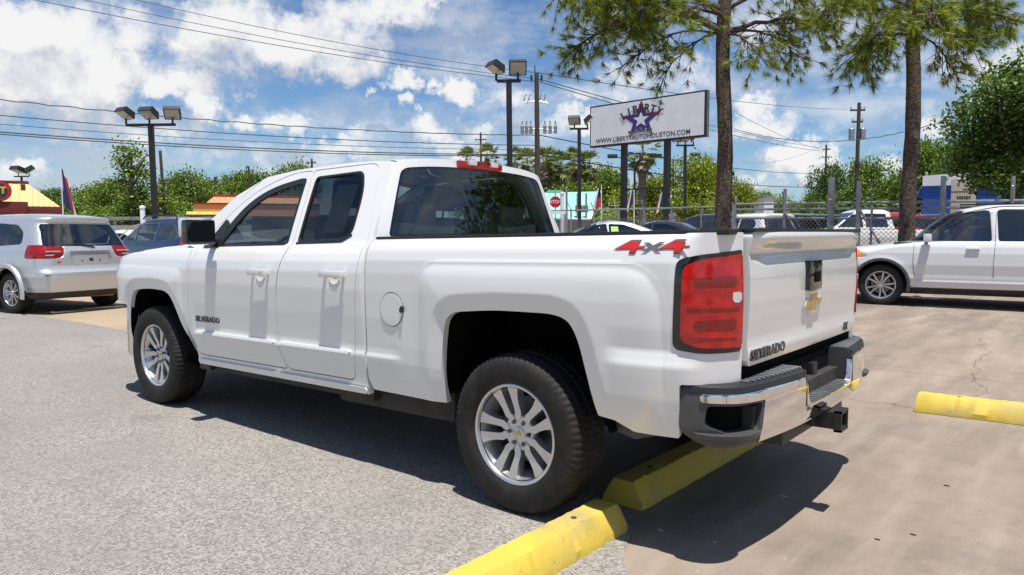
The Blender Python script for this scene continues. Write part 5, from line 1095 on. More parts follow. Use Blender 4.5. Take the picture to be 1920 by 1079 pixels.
# ------------------------------------------------------------------ billboard
cr = [at(1106, 198, 42), at(1106, 275, 42), at(1324, 171, 37), at(1324, 259, 37)]
A = Vector((cr[0].x, cr[0].y)); B = Vector((cr[2].x, cr[2].y)); wdt = (B-A).length; mid = (A+B)/2; zt = (cr[0].z+cr[2].z)/2; zb = (cr[1].z+cr[3].z)/2; hh = zt-zb
ang = math.atan2((A-B).y, (A-B).x)     # local +x = left of the face
bz = ground_h(mid.x, mid.y); sg = thing('tall_sign', 'large white sign board with a star emblem raised on two black posts', 'sign', (mid.x, mid.y, bz), ang); z0 = zb-bz; z1 = zt-bz
# local: x to the left along the face, +y direction: check which side faces the camera
loc = Matrix.Rotation(-ang, 3, 'Z') @ Vector((CAM[0]-mid.x, CAM[1]-mid.y, 0)); fy = 1 if loc.y > 0 else -1
m = MB(); m.box(-wdt/2, wdt/2, min(-fy*.02, -fy*.36), max(-fy*.02, -fy*.36), z0, z1, bev=.02); m.build('sign_box', 'pole_black', sg)
m = MB(); m.box(-wdt/2-.006, -wdt/2+.02, min(-fy*.16, -fy*.22), max(-fy*.16, -fy*.22), z0+.05, z1-.05); m.box(-wdt/2-.006, -wdt/2+.02, min(-fy*.28, -fy*.32), max(-fy*.28, -fy*.32), z0+.05, z1-.05); m.build('edge_strip', 'galv', sg)
m = MB(); m.box(-wdt/2+.09, wdt/2-.09, min(-fy*.015, fy*.01), max(-fy*.015, fy*.01), z0+.09, z1-.09); fc = m.build('sign_face', 'sign_white', sg)
for x_ in (wdt/2-.0-wdt*.31, -wdt/2+wdt*.315): m = MB(); m.box(x_-.14, x_+.14, min(-fy*.06, -fy*.32), max(-fy*.06, -fy*.32), 0, z0+.02); m.build('post', 'pole_black', sg)
m = MB(); m.box(-wdt*.185, wdt*.19, min(-fy*.17, -fy*.22), max(-fy*.17, -fy*.22), z0-2.45, z0-2.37); m.build('tie_bar', 'pole_black', sg)
cz = (z0+z1)/2; sgn = 1 if fy > 0 else -1     # reading direction: viewer's left is +x
def FM(x, z, y): return Matrix(((-1, 0, 0, x), (0, 0, fy, y*fy), (0, 1, 0, z), (0, 0, 0, 1)))
def star(cx, cz_, R, r_, y, thick=.006, stretch=1.0):
    P = [(cx+(R if k % 2 == 0 else r_)*math.sin(PI*k/5)*stretch*-1, cz_+(R if k % 2 == 0 else r_)*math.cos(PI*k/5)) for k in range(10)]; m = MB(); m.prism(P, y*fy, (y+thick)*fy); return m
ex, ez = wdt*.5-wdt*.475, cz+hh*.02
star(ex, ez, hh*.47, hh*.19, .012, stretch=1.22).build('star_red', 'sign_red', fc); star(ex, ez+.01, hh*.36, hh*.165, .020, stretch=1.36).build('star_blue', 'sign_blue', fc); star(ex, ez+.02, hh*.19, hh*.078, .028, stretch=1.2).build('star_white', 'flag_white', fc)
def sign_text(txt, size, cx, cz_, w, arc=0, mat='sign_text', name='lettering', y=.036, bold=.02, halo=None):
    n = len(txt)
    for k, c in enumerate(txt):
        if c == ' ': continue
        t = (k-(n-1)/2)/max(1, (n-1)/2); x = cx-t*w/2; z = cz_-arc*t*t; rot = -math.atan2(2*arc*t, w/2)
        M = FM(x, z, y) @ Matrix.Rotation(rot, 4, 'Z'); V, F = text_mesh(c, size, .012, M, bold); mesh_obj(name, V, F, mat, fc, None)
        if c in 'LIBERTY' and txt == 'LIBERTY':     # slab serifs
            mb = MB(); wB = size*.32
            spots = {'L': ((-.16, -.35), (-.16, .35)), 'I': ((0, -.35), (0, .35)), 'B': ((-.22, -.35), (-.22, .35)), 'E': ((-.2, -.35), (-.2, .35)), 'R': ((-.22, -.35), (.26, -.35), (-.22, .35)), 'T': ((0, -.35),), 'Y': ((0, -.35), (-.28, .35), (.28, .35))}[c]
            for (a, b_) in spots: mb.box(a*size-wB*.5, a*size+wB*.5, b_*size-size*.025, b_*size+size*.025, -.006, .0055, M=M)
            mb.build('serif', mat, fc)
sign_text('LIBERTY', hh*.235, ex, ez+hh*.27, wdt*.31, hh*.13, bold=.03)
m = MB(); m.prism([(ex+wdt*.09, ez-hh*.33), (ex+wdt*.085, ez-hh*.21), (ex, ez-hh*.17), (ex-wdt*.085, ez-hh*.21), (ex-wdt*.09, ez-hh*.33), (ex, ez-hh*.28)], .032*fy, .036*fy); m.build('ribbon', 'galv', fc)
sign_text('AUTO SALES INC.', hh*.10, ex, ez-hh*.22, wdt*.20, hh*.045, y=.040, bold=.03)
V, F = text_mesh('WWW.LIBERTYAUTOHOUSTON.COM', hh*.155, .012, FM(ex-wdt*.0, z0+hh*.135, .014), .004); xs_w = [v[0] for v in V]; k_ = wdt*.82/(max(xs_w)-min(xs_w)); c_ = (max(xs_w)+min(xs_w))/2
mesh_obj('web_address', [((v[0]-c_)*k_+c_, v[1], v[2]) for v in V], F, 'sign_text', fc, None)
# ------------------------------------------------------------------ stop sign and small posts
b = gpos(1041, 48); st = thing('stop_sign', 'red octagonal stop sign on a thin post behind the pickup roof', 'stop sign', b, vy)
zc = zof(379, 48, 1039)-b.z; m = MB(); m.tube([(0.03, 0, 0), (0.03, 0, zc+.55)], .035, 8); m.build('post', 'galv', st)
o8 = lambda r: [(r*math.cos(PI/8+k*PI/4), zc+r*math.sin(PI/8+k*PI/4)) for k in range(8)]
m = MB(); m.prism(o8(.40), -.02, 0, 'YZ'); m.build('rim', 'flag_white', st); m = MB(); m.prism(o8(.375), -.026, -.0205, 'YZ'); fa = m.build('face', 'stop_red', st)
V, F = text_mesh('STOP', .28, .006, Matrix(((0, 0, -1, -.032), (-1, 0, 0, 0), (0, 1, 0, zc), (0, 0, 0, 1))), .02); mesh_obj('lettering', V, F, 'flag_white', fa, None)
m = MB(); m.box(-.03, 0, -.5, .5, zc+.55, zc+.75); m.build('street_name_plate', 'mint', st)
for (px, D, py, r, lab, mt) in ((1055, 33, 362, .09, 'white steel post with a round cap right of the stop sign', 'white_wall'), (1063, 40, 352, .06, 'slim grey post beside the white capped post', 'galv'), (270, 27, 388, .09, 'white steel post left of the triple floodlight pole', 'white_wall'), (1262, 29.5, 403, .14, 'galvanised electrical cabinet post at the right sign leg', 'galv')):
    b = gpos(px, D); h = zof(py, D, px)-b.z; t = thing('steel_post', lab, 'post', b, vy, 'steel posts along the lot'); m = MB(); m.tube([(0, 0, 0), (0, 0, h)], r, 10); m.build('shaft', mt, t); m = MB(); m.lathe([(0, .05), (r*1.15, .02), (r*1.2, -.05), (r, -.06)], 12, 'Z', M=Matrix.Translation((0, 0, h))); m.build('cap', mt, t)
b = gpos(1042, 30); t = thing('gate_arm', 'low white horizontal barrier between the stop sign and capped post', 'barrier', b, vy); zz = zof(399, 30, 1042)-b.z; m = MB(); m.box(-.04, .04, -.40, .40, zz-.06, zz+.06); m.build('bar', 'white_wall', t)
for y in (-.36, .36): m = MB(); m.box(-.035, .035, y-.04, y+.04, 0, zz-.06); m.build('leg', 'galv', t)
# ------------------------------------------------------------------ feather flags
def flag(label, px, D, py_top, py_bot, w, ht, dirn, cols, group='small flags on poles'):
    b = gpos(px, D); h = zof(py_top, D, px)-b.z; t = thing('flag', label, 'flag', b, vy, group); m = MB(); m.tube([(0, 0, 0), (0, 0, h)], [.045, .03], 8); m.build('pole', 'white_wall', t)
    for i, (mt, u0, u1, v0, v1) in enumerate(cols):
        V = []; F = []; n = 8
        for a in range(n+1):
            for c in range(n+1):
                u = u0+(u1-u0)*a/n; v = v0+(v1-v0)*c/n
                # hanging cloth: slides down along its fly
                y = dirn*(.05+w*u*(.35+.65*v)); z = h-.05-ht*v-ht*.30*u*(1+v*.4); V.append((.06*math.sin(u*9+v*3), y, z))
        F = [[a*(n+1)+c, (a+1)*(n+1)+c, (a+1)*(n+1)+c+1, a*(n+1)+c+1] for a in range(n) for c in range(n)]
        mesh_obj('cloth', V, F, mt, t, 60)
flag('large drooping flag on a white pole left of the far trees', 121, 46, 314, 405, .85, 2.2, -1, [('flag_blue', 0, .55, 0, 1), ('flag_red', .55, .85, .05, .95), ('flag_white', .85, 1, .1, 1.05)])
flag('drooping red white and dark flag before the brown pindo palm', 1128, 50, 346, 400, .95, 1.3, 1, [('flag_blue', 0, .35, 0, .6), ('flag_white', .35, .6, .0, 1), ('flag_red', 0, .35, .6, 1.1)])
flag('small tricolour flag between the sign legs, left one', 1189, 46, 354, 400, .6, 1.1, 1, [('flag_blue', 0, .5, 0, .8), ('flag_white', .5, .8, 0, 1), ('flag_red', .8, 1, .1, 1.1)])
flag('small tricolour flag just left of the right sign leg', 1246, 46, 353, 400, .6, 1.15, 1, [('flag_blue', 0, .5, 0, .8), ('flag_white', .5, .8, 0, 1), ('flag_red', .8, 1, .1, 1.1)])
# ------------------------------------------------------------------ chain-link fences
mm_ = bpy.data.materials.new('chain_link'); mm_.use_nodes = True; nt = mm_.node_tree; bs = nt.nodes['Principled BSDF']; bs.inputs['Base Color'].default_value = (.30, .31, .32, 1); bs.inputs['Metallic'].default_value = .6; bs.inputs['Roughness'].default_value = .5
tc = nt.nodes.new('ShaderNodeTexCoord'); sp = nt.nodes.new('ShaderNodeSeparateXYZ'); nt.links.new(tc.outputs['Object'], sp.inputs[0])
def nm(op, a, b=None, **kk):
    n = nt.nodes.new('ShaderNodeMath'); n.operation = op
    for i, v in enumerate((a, b)):
        if v is None: continue
        if isinstance(v, (int, float)): n.inputs[i].default_value = v
        else: nt.links.new(v, n.inputs[i])
    return n.outputs[0]
res_ = []
for s in (1, -1):
    q = nm('ADD', sp.outputs['X'], nm('MULTIPLY', sp.outputs['Z'], float(s))); q = nm('FRACT', nm('DIVIDE', q, .115)); res_.append(nm('LESS_THAN', q, .14))
al = nm('MAXIMUM', res_[0], res_[1]); nt.links.new(al, bs.inputs['Alpha']); MAT['chain_link'] = mm_
def fence(name, label, A, B, h, posts, rails, brace=(), ph=None, barbs=True, group=None):
    A = Vector(A); B = Vector(B); L = (B-A).length; t = thing(name, label, 'fence', (A.x, A.y, ground_h(A.x, A.y)), math.atan2((B-A).y, (B-A).x), group); rise = ground_h(B.x, B.y)-ground_h(A.x, A.y); g = lambda x: rise*x/L
    for z in rails: m = MB(); m.tube([(0, 0, z), (L, 0, z+rise)], .032, 8); m.build('rail', 'galv', t)
    mesh_obj('chain_link_mesh', [(0, .02, .05), (L, .02, .05+rise), (L, .02, h-.35+rise), (0, .02, h-.35)], [(0, 1, 2, 3)], 'chain_link', t, None)
    for (x, hp, r) in posts:
        m = MB(); m.tube([(x, 0, g(x)), (x, 0, g(x)+hp)], r, 10); po = m.build('post', 'galv', t)
        if barbs and r < .06: m = MB(); m.tube([(x, 0, g(x)+h), (x+.05, -.28, g(x)+h+.32)], .018, 6); m.build('barb_arm', 'galv', po)
    for (x0, zA, x1, zB) in brace: m = MB(); m.tube([(x0, -.02, zA+g(x0)), (x1, -.02, zB+g(x1))], .03, 8); m.build('brace', 'galv', t)
    return t
fa_ = at(2060, 440, 15.6); fb_ = at(1375, 440, 21.5); FA = Vector((fb_.x, fb_.y)); FB_ = Vector((fa_.x, fa_.y)); LF = (FB_-FA).length
def fx(px):   # distance along the fence where bearing px meets it
    d = ray(px, 440)[:2]; A0 = np.array([FA.x, FA.y])-CAM[:2]; e = np.array([FB_.x-FA.x, FB_.y-FA.y])/LF; M_ = np.array([[d[0], -e[0]], [d[1], -e[1]]]); return float(np.linalg.solve(M_, A0)[1])
hR = 2.20-.25
fR = fence('chain_link_fence', 'galvanised chain-link fence with rails running behind the tailgate and white SUV', FA, FB_, hR, [(fx(1470), 2.35, .045), (fx(1556), 2.62, .085), (fx(1608), 2.5, .06), (fx(1765), 2.55, .06), (fx(1895), 2.5, .045), (fx(1378), 2.2, .04), (fx(1633), 1.9, .03), (fx(1690), 1.9, .03)],
      [1.95, 1.80, 1.55, .12], [(fx(1472), 1.70, fx(1540), .2), (fx(1612), 1.75, fx(1680), .3), (fx(1550), .3, fx(1606), 1.0), (fx(1768), 1.7, fx(1840), .3)])
m = MB(); V_ = []; cxw = fx(1555)
for k in range(60): a = 2*PI*k/12; V_.append((cxw+.12+.13*math.cos(a)+.004*math.sin(k), -.10-.01*math.sin(k*.7), 2.10+.13*math.sin(a)))
m.tube(V_, .008, 5, False); m.build('wire_coil', 'galv', fR)
fc_ = at(1030, 440, 33.0); fence('chain_link_fence', 'low chain-link fence with barbed-wire arms receding behind the parked sedans', (fc_.x, fc_.y), (at(1340, 440, 27).x, at(1340, 440, 27).y), 1.95, [(x, 2.0, .035) for x in np.linspace(0, 9, 8)], [1.95])
# low road-side wall/rail far left
a_ = at(150, 440, 38); b__ = at(470, 440, 36); AB = Vector((b__.x-a_.x, b__.y-a_.y)); t = thing('guard_wall', 'long pale concrete guard wall beyond the blue SUV', 'wall', (a_.x, a_.y, 0), math.atan2(AB.y, AB.x))
m = MB(); m.box(0, AB.length, -.12, .12, 0, 1.75, bev=.02); m.build('wall', 'wall_grey', t); m = MB(); m.box(0, AB.length, -.18, .18, 1.98, 2.15, bev=.02); m.build('top_rail', 'galv', t)
for x in np.linspace(.3, AB.length-.3, 6): m = MB(); m.box(x-.06, x+.06, -.06, .06, 1.75, 1.98); m.build('post', 'galv', t)
# ================================================================== BUILDINGS
def frame(px, D, ang): b = gpos(px, D); b.z = min(b.z, 0.3); return b, head(ang)
def xmap(px0, D, ang):
    """distance along a facade from its reference point to the bearing px"""
    t0 = (px0-960)/FPX; lb = t0*D; c, s_ = math.cos(math.radians(ang)), math.sin(math.radians(ang))
    return lambda px: (((px-960)/FPX)*D-lb)/(c-((px-960)/FPX)*s_)
# restaurant, far left
b, a0 = frame(60, 52, 212); rs = thing('restaurant', 'restaurant with hipped tan metal roof and dark red parapet at far left', 'building', b, a0)
f = 52/FPX; Z = lambda py: 1.353+(437-py)*f-b.z; X = xmap(60, 52, 212)
m = MB(); m.box(X(118), X(-110), -9, -.0, 0, Z(412)); m.build('wall', 'orange_wall', rs)
m = MB(); m.box(X(118), X(55), -9.2, .20, Z(406), Z(388), bev=.04); m.box(X(55), X(-120), -9.3, .35, Z(406), Z(380), bev=.04); m.build('parapet', 'maroon', rs)
m = MB(); V = [(X(115), .1, Z(388)), (X(-115), .1, Z(388)), (X(-115), -9, Z(388)), (X(115), -9, Z(388)), (X(54), -3.6, Z(341)), (X(-115), -3.6, Z(341)), (X(-115), -5, Z(341)), (X(54), -5, Z(341))]
m.add(V, [(0, 1, 5, 4), (3, 7, 6, 2), (0, 4, 7, 3), (4, 5, 6, 7), (0, 3, 2, 1), (1, 2, 6, 5)]); rf = m.build('roof', 'tan_roof', rs, None)
m = MB()
for k in range(-1, 40):
    xt_ = X(54)+k*.5
    if xt_ > X(54) and xt_ < X(-115): m.tube([(xt_, .12, Z(388)+.02), (xt_, -3.6, Z(341)+.02)], .028, 4)
for k in range(1, 6): xk = X(54)+(X(115)-X(54))*k/6; m.tube([(xk, .12, Z(388)+.02), (xk, .1-3.7*(1-(k/6)), Z(388)+(Z(341)-Z(388))*(1-k/6)+.03)], .028, 4)
m.build('standing_seams', 'tan_roof', rf)
m = MB(); m.box(X(56), X(-120), -4.9, -3.5, Z(342), Z(336), bev=.04); m.build('ridge_cap', 'maroon', rf); m = MB(); m.box(X(50), X(41), -3.2, -2.4, Z(356), Z(344)); m.build('roof_vent', 'pole_wood', rf)
sc = Vector((X(3), .42, Z(361))); disc = lambda r, y: [(sc.x+r*math.cos(2*PI*k/40), sc.z+r*math.sin(2*PI*k/40)) for k in range(40)]
m = MB(); m.prism(disc(.72, 0), .36, .46); sd = m.build('round_sign', 'sign_text', rs); m = MB(); m.prism(disc(.66, 0), .461, .475); m.build('ring', 'stop_red', sd); m = MB(); m.prism(disc(.50, 0), .476, .49); m.build('centre', 'sign_text', sd)
V, F = text_mesh('T', .62, .02, Matrix(((-1, 0, 0, sc.x-.22), (0, 0, 1, .50), (0, 1, 0, sc.z+.02), (0, 0, 0, 1))), .05); M2 = mesh_obj('lettering', V, F, 'yellow_paint', sd, None)
# second, orange building
b, a0 = frame(410, 60, 200); ob = thing('orange_building', 'low orange building with tan hipped roof and red trim, partly behind the pickup cab', 'building', b, a0); f = 60/FPX; Z = lambda py: 1.353+(437-py)*f-b.z; X = xmap(410, 60, 200)
m = MB(); m.box(X(600), X(364), -9, 0, 0, Z(384)); m.build('wall', 'brick_tan', ob); m = MB(); m.box(X(600), X(363), -9.1, .1, Z(384), Z(381.5)); m.build('red_trim', 'maroon', ob)
m = MB(); m.add([(X(600), .1, Z(382)), (X(388), .1, Z(382)), (X(388), -8, Z(382)), (X(600), -8, Z(382)), (X(600), -2.5, Z(367)), (X(402), -2.5, Z(367)), (X(402), -5, Z(367)), (X(600), -5, Z(367))], [(0, 1, 5, 4), (1, 2, 6, 5), (2, 3, 7, 6), (4, 5, 6, 7), (3, 0, 4, 7), (0, 3, 2, 1)]); m.build('roof', 'salmon_roof', ob, None)
m = MB(); m.box(X(600), X(400), -5.2, -2.3, Z(367), Z(364)); m.build('ridge_cap', 'stop_red', ob); m = MB(); m.add([(X(430), 0, Z(398)), (X(352), 0, Z(398)), (X(352), 1.2, Z(404)), (X(430), 1.2, Z(404))], [(0, 1, 2, 3)]); m.build('awning', 'yellow_paint', ob, None)
m = MB(); m.box(X(600), X(355), .02, .06, 0, Z(406)); m.build('shop_window', 'gloss_black', ob)
# mint roofed building with a slanted white bargeboard
b, a0 = frame(1075, 56, 178); mb_ = thing('mint_building', 'building with a large mint green sloping roof and white trim, left of the sign', 'building', b, a0); f = 56/FPX; Z = lambda py: 1.353+(437-py)*f-b.z; X = lambda px: -(px-1075)*f
m = MB(); m.box(X(1108), X(985), -8, 0, 0, Z(409)); m.build('wall', 'wall_grey', mb_)
m = MB(); m.add([(X(1104), .9, Z(412)), (X(985), .9, Z(408)), (X(985), -2.6, Z(360)), (X(1128), -2.6, Z(357)), (X(1104), .9, Z(412)-.12), (X(985), .9, Z(408)-.12), (X(985), -2.6, Z(360)-.15), (X(1128), -2.6, Z(357)-.15)], [(0, 1, 2, 3), (7, 6, 5, 4), (0, 3, 7, 4), (1, 5, 6, 2), (0, 4, 5, 1), (3, 2, 6, 7)]); m.build('roof', 'mint', mb_, None)
m = MB(); m.tube([(X(1103), 1.0, Z(413)), (X(1129), -2.6, Z(356))], .13, 4); m.tube([(X(1103), 1.0, Z(412)), (X(1066), 1.0, Z(412))], .09, 4); m.build('bargeboard', 'white_wall', mb_)
m = MB(); 
for px in (1081, 1097): m.box(X(px)-.07, X(px)+.07, .9, 1.05, Z(410), Z(365))
m.box(X(1101), X(1077), .85, .93, Z(400), Z(387), bev=.02); m.build('roof_frame', 'galv', mb_)
# blue and white building on the right with its beige unit
b, a0 = frame(1790, 42, 150); bl = thing('blue_building', 'blue building with a white upper band behind the fence at right', 'building', b, a0); f = 42/FPX; Z = lambda py: 1.353+(437-py)*f-b.z; X = xmap(1790, 42, 150)
m = MB(); m.box(X(2060), X(1727), -9, 0, 0, Z(349)); m.build('wall', 'blue_wall', bl); m = MB(); m.add([(X(2060), .12, Z(349)), (X(1726), .12, Z(349)), (X(1726), .12, Z(330)), (X(1830), .12, Z(325)), (X(2060), .12, Z(325)), (X(2060), -9, Z(349)), (X(1726), -9, Z(349)), (X(1726), -9, Z(330)), (X(1830), -9, Z(325)), (X(2060), -9, Z(325))], [(0, 1, 2, 3, 4), (9, 8, 7, 6, 5), (1, 6, 7, 2), (2, 7, 8, 3), (3, 8, 9, 4), (0, 5, 6, 1), (0, 4, 9, 5)]); m.build('upper_band', 'white_wall', bl, None)
m = MB(); m.box(X(1727), X(1719), -3, -.5, Z(368), Z(352)); m.build('annex', 'blue_wall', bl)
b2 = gpos(1803, 40.5); hv = thing('rooftop_unit', 'tall beige metal cabinet with a grille standing against the blue building', 'cabinet', b2, head(150)); f = 40.5/FPX; Z = lambda py: 1.353+(437-py)*f-b2.z
m = MB(); m.box(-20*f, 20*f, -.9, 0, 0, Z(337), bev=.04); m.build('cabinet', 'beige_metal', hv)
m = MB(); 
for k in range(6): m.box(-.33+k*.11, -.26+k*.11, 0, .02, Z(374), Z(369))
m.build('grille', 'pole_black', hv)
m = MB(); m.box(-20*f, 20*f, -.0, .012, Z(361), Z(360)); m.build('panel_seam', 'pole_black', hv)
b3 = gpos(1440, 75); ww = thing('white_shed', 'tiny white building glimpsed in the trees behind the fence', 'building', b3, head(180)); f = 75/FPX; m = MB(); m.box(-.5, .5, -3, 0, 0, 1.353+(437-372)*f-b3.z); m.build('wall', 'white_wall', ww); m = MB(); m.box(-.55, .55, -3.1, .1, 1.353+(437-372)*f-b3.z, 1.353+(437-369)*f-b3.z); m.build('roof', 'wall_grey', ww)
# ================================================================== TREES
def leafmat(name, c1, c2, c3):
    m = bpy.data.materials.new(name); m.use_nodes = True; nt = m.node_tree; nt.nodes.clear(); N = nt.nodes.new; L = nt.links.new
    g = N('ShaderNodeNewGeometry'); cr_ = N('ShaderNodeValToRGB'); L(g.outputs['Random Per Island'], cr_.inputs[0]); cr_.color_ramp.elements[0].color = (*c1, 1); cr_.color_ramp.elements[1].color = (*c3, 1); e = cr_.color_ramp.elements.new(.5); e.color = (*c2, 1)
    d = N('ShaderNodeBsdfDiffuse'); t = N('ShaderNodeBsdfTranslucent'); x = N('ShaderNodeMixShader'); x.inputs[0].default_value = .32; L(cr_.outputs[0], d.inputs[0]); L(cr_.outputs[0], t.inputs[0]); L(d.outputs[0], x.inputs[1]); L(t.outputs[0], x.inputs[2])
    gl = N('ShaderNodeBsdfGlossy'); gl.inputs['Roughness'].default_value = .45; gl.inputs[0].default_value = (.8, .9, .8, 1); y = N('ShaderNodeMixShader'); y.inputs[0].default_value = .035; L(x.outputs[0], y.inputs[1]); L(gl.outputs[0], y.inputs[2])
    o = N('ShaderNodeOutputMaterial'); L(y.outputs[0], o.inputs[0]); MAT[name] = m
leafmat('leaf_mid', (.07, .125, .014), (.135, .21, .022), (.24, .32, .04)); leafmat('leaf_yellow', (.12, .16, .010), (.23, .28, .014), (.36, .40, .03)); leafmat('leaf_dark', (.038, .080, .012), (.078, .140, .020), (.15, .23, .035))
leafmat('palm_leaf', (.09, .13, .03), (.19, .23, .05), (.34, .36, .10)); leafmat('palm_dead', (.17, .13, .08), (.28, .22, .14), (.42, .35, .24)); leafmat('pine_needle', (.07, .12, .016), (.19, .25, .022), (.42, .42, .04))
pmat('bark', (.115, .082, .062), .95, noise=(16, (.045, .032, .025), .45, .60), bump=(22, .9, .03)); pmat('bark_pale', (.20, .17, .14), .95, noise=(8, (.11, .09, .075), .4, .6), bump=(16, .8, .03))
def crown_mesh(name, blobs, n, size, mat, seed, flat=.5):
    rng = np.random.default_rng(seed); vol = np.array([b[3]*b[4]*b[5] for b in blobs])**.75; cnt = (n*vol/vol.sum()).astype(int); C = []
    for (cx, cy, cz, rx, ry, rz), k in zip(blobs, cnt):
        # small clusters scattered through the outer shell of each mass
        nc = max(4, k//26); d = rng.normal(size=(nc, 3)); d /= np.linalg.norm(d, axis=1)[:, None]; d[:, 2] = np.where(rng.random(nc) < .35, np.abs(d[:, 2]), d[:, 2]); rr = rng.uniform(.45, 1.05, nc)**.6; cc = d*rr[:, None]*np.array([rx, ry, rz])+np.array([cx, cy, cz])
        idx = rng.integers(0, nc, k); sp = rng.uniform(.5, 1.5, nc)*size*2.1; C.append(cc[idx]+rng.normal(size=(k, 3))*sp[idx][:, None]*np.array([1, 1, .65])*.8)
    C = np.vstack(C); k = len(C); nrm = rng.normal(size=(k, 3)); nrm[:, 2] = np.abs(nrm[:, 2])+flat; nrm /= np.linalg.norm(nrm, axis=1)[:, None]; a = np.cross(nrm, rng.normal(size=(k, 3))); a /= np.linalg.norm(a, axis=1)[:, None]; b = np.cross(nrm, a); s = size*rng.uniform(.55, 1.25, k)[:, None]
    V = np.stack([C-a*s*.5, C+b*s*.32, C+a*s*.5+nrm*s*.1, C-b*s*.32], 1).reshape(-1, 3); me = bpy.data.meshes.new(name); me.vertices.add(len(V)); me.vertices.foreach_set('co', V.ravel()); me.loops.add(4*k); me.loops.foreach_set('vertex_index', np.arange(4*k)); me.polygons.add(k); me.polygons.foreach_set('loop_start', np.arange(k)*4); me.update(); me.validate(); me.materials.append(MAT[mat]); return me
TM = {}
def blobset(seed, kind):
    r = random.Random(seed); B = []
    if kind == 'round':
        for k in range(16): a = r.uniform(0, 2*PI); q = r.uniform(.1, .72); z = r.uniform(.38, .86); q *= 1-abs(z-.55)*.9; rr = r.uniform(.16, .27); B.append((q*math.cos(a)*.62, q*math.sin(a)*.62, z, rr, rr, rr*.62))
    elif kind == 'tall':
        for k in range(14): z = .32+.62*k/13; q = r.uniform(.05, .26)*(1.15-z); a = r.uniform(0, 2*PI); rr = r.uniform(.07, .13)*(1.35-z*.7); B.append((q*math.cos(a), q*math.sin(a), z, rr, rr, rr*.6))
    elif kind == 'low':
        for k in range(18): a = r.uniform(0, 2*PI); q = r.uniform(.1, .75); z = r.uniform(.15, .85); rr = r.uniform(.16, .26); B.append((q*math.cos(a)*.75, q*math.sin(a)*.75, z*(1-.3*q), rr, rr, rr*.6))
    return B
for nm_, kd, sd_, n_, sz in (('r1', 'round', 1, 11000, .042), ('r2', 'round', 2, 11000, .042), ('r3', 'round', 5, 11000, .042), ('l1', 'low', 3, 12000, .042), ('l2', 'low', 8, 12000, .042), ('t1', 'tall', 4, 3800, .030)):
    for mt in ('leaf_mid', 'leaf_yellow', 'leaf_dark'):
        TM[nm_, mt] = lambda nm_=nm_, kd=kd, sd_=sd_, n_=n_, sz=sz, mt=mt: crown_mesh('crown', blobset(sd_, kd), n_, sz, mt, sd_)
def trunk_mesh(seed, kind):
    r = random.Random(seed); m = MB(); top = .55 if kind != 't' else .85; P = [(0, 0, 0), (.01, .01, .2), (-.01, .015, top*.7), (.0, 0, top)]; m.tube(P, [.030, .022, .018, .008], 8)
    for k in range(7): a = r.uniform(0, 2*PI); z = r.uniform(.25, top*.9); q = .32 if kind != 't' else .14; m.tube([(0, 0, z), (q*.5*math.cos(a), q*.5*math.sin(a), z+.10), (q*math.cos(a), q*math.sin(a), z+.22)], [.012, .008, .003], 6)
    return m
TC = {}
def tree(label, px, D, top_py, wpx, var, mt, rot=0, base=None, group='broadleaf trees beyond the lot'):
    b = gpos(px, D)
    if base is not None: b.z = base
    h = zof(top_py, D, px)-b.z; w = wpx*D/FPX; t = thing('broadleaf_tree', label, 'tree', b, rot, group)
    key = (var, mt)
    if key not in TC: TC[key] = TM[key]()
    c = bpy.data.objects.new('crown', TC[key]); COL.objects.link(c); c.parent = t; nat = 1.25 if var[0] != 't' else .42; sx = w/nat; sz = h/(1.0 if var[0] != 'x' else 1); c.scale = (sx, sx, sz)
    kk = ('trunk', var[0])
    if kk not in TC: TC[kk] = trunk_mesh(hash(var[0]) % 7, var[0]).build('trunk', 'bark_pale', None).data; bpy.data.objects.remove([o for o in bpy.data.objects if o.data == TC[kk]][0])
    k2 = bpy.data.objects.new('trunk', TC[kk]); COL.objects.link(k2); k2.parent = t; k2.scale = (sx, sx, sz); return t
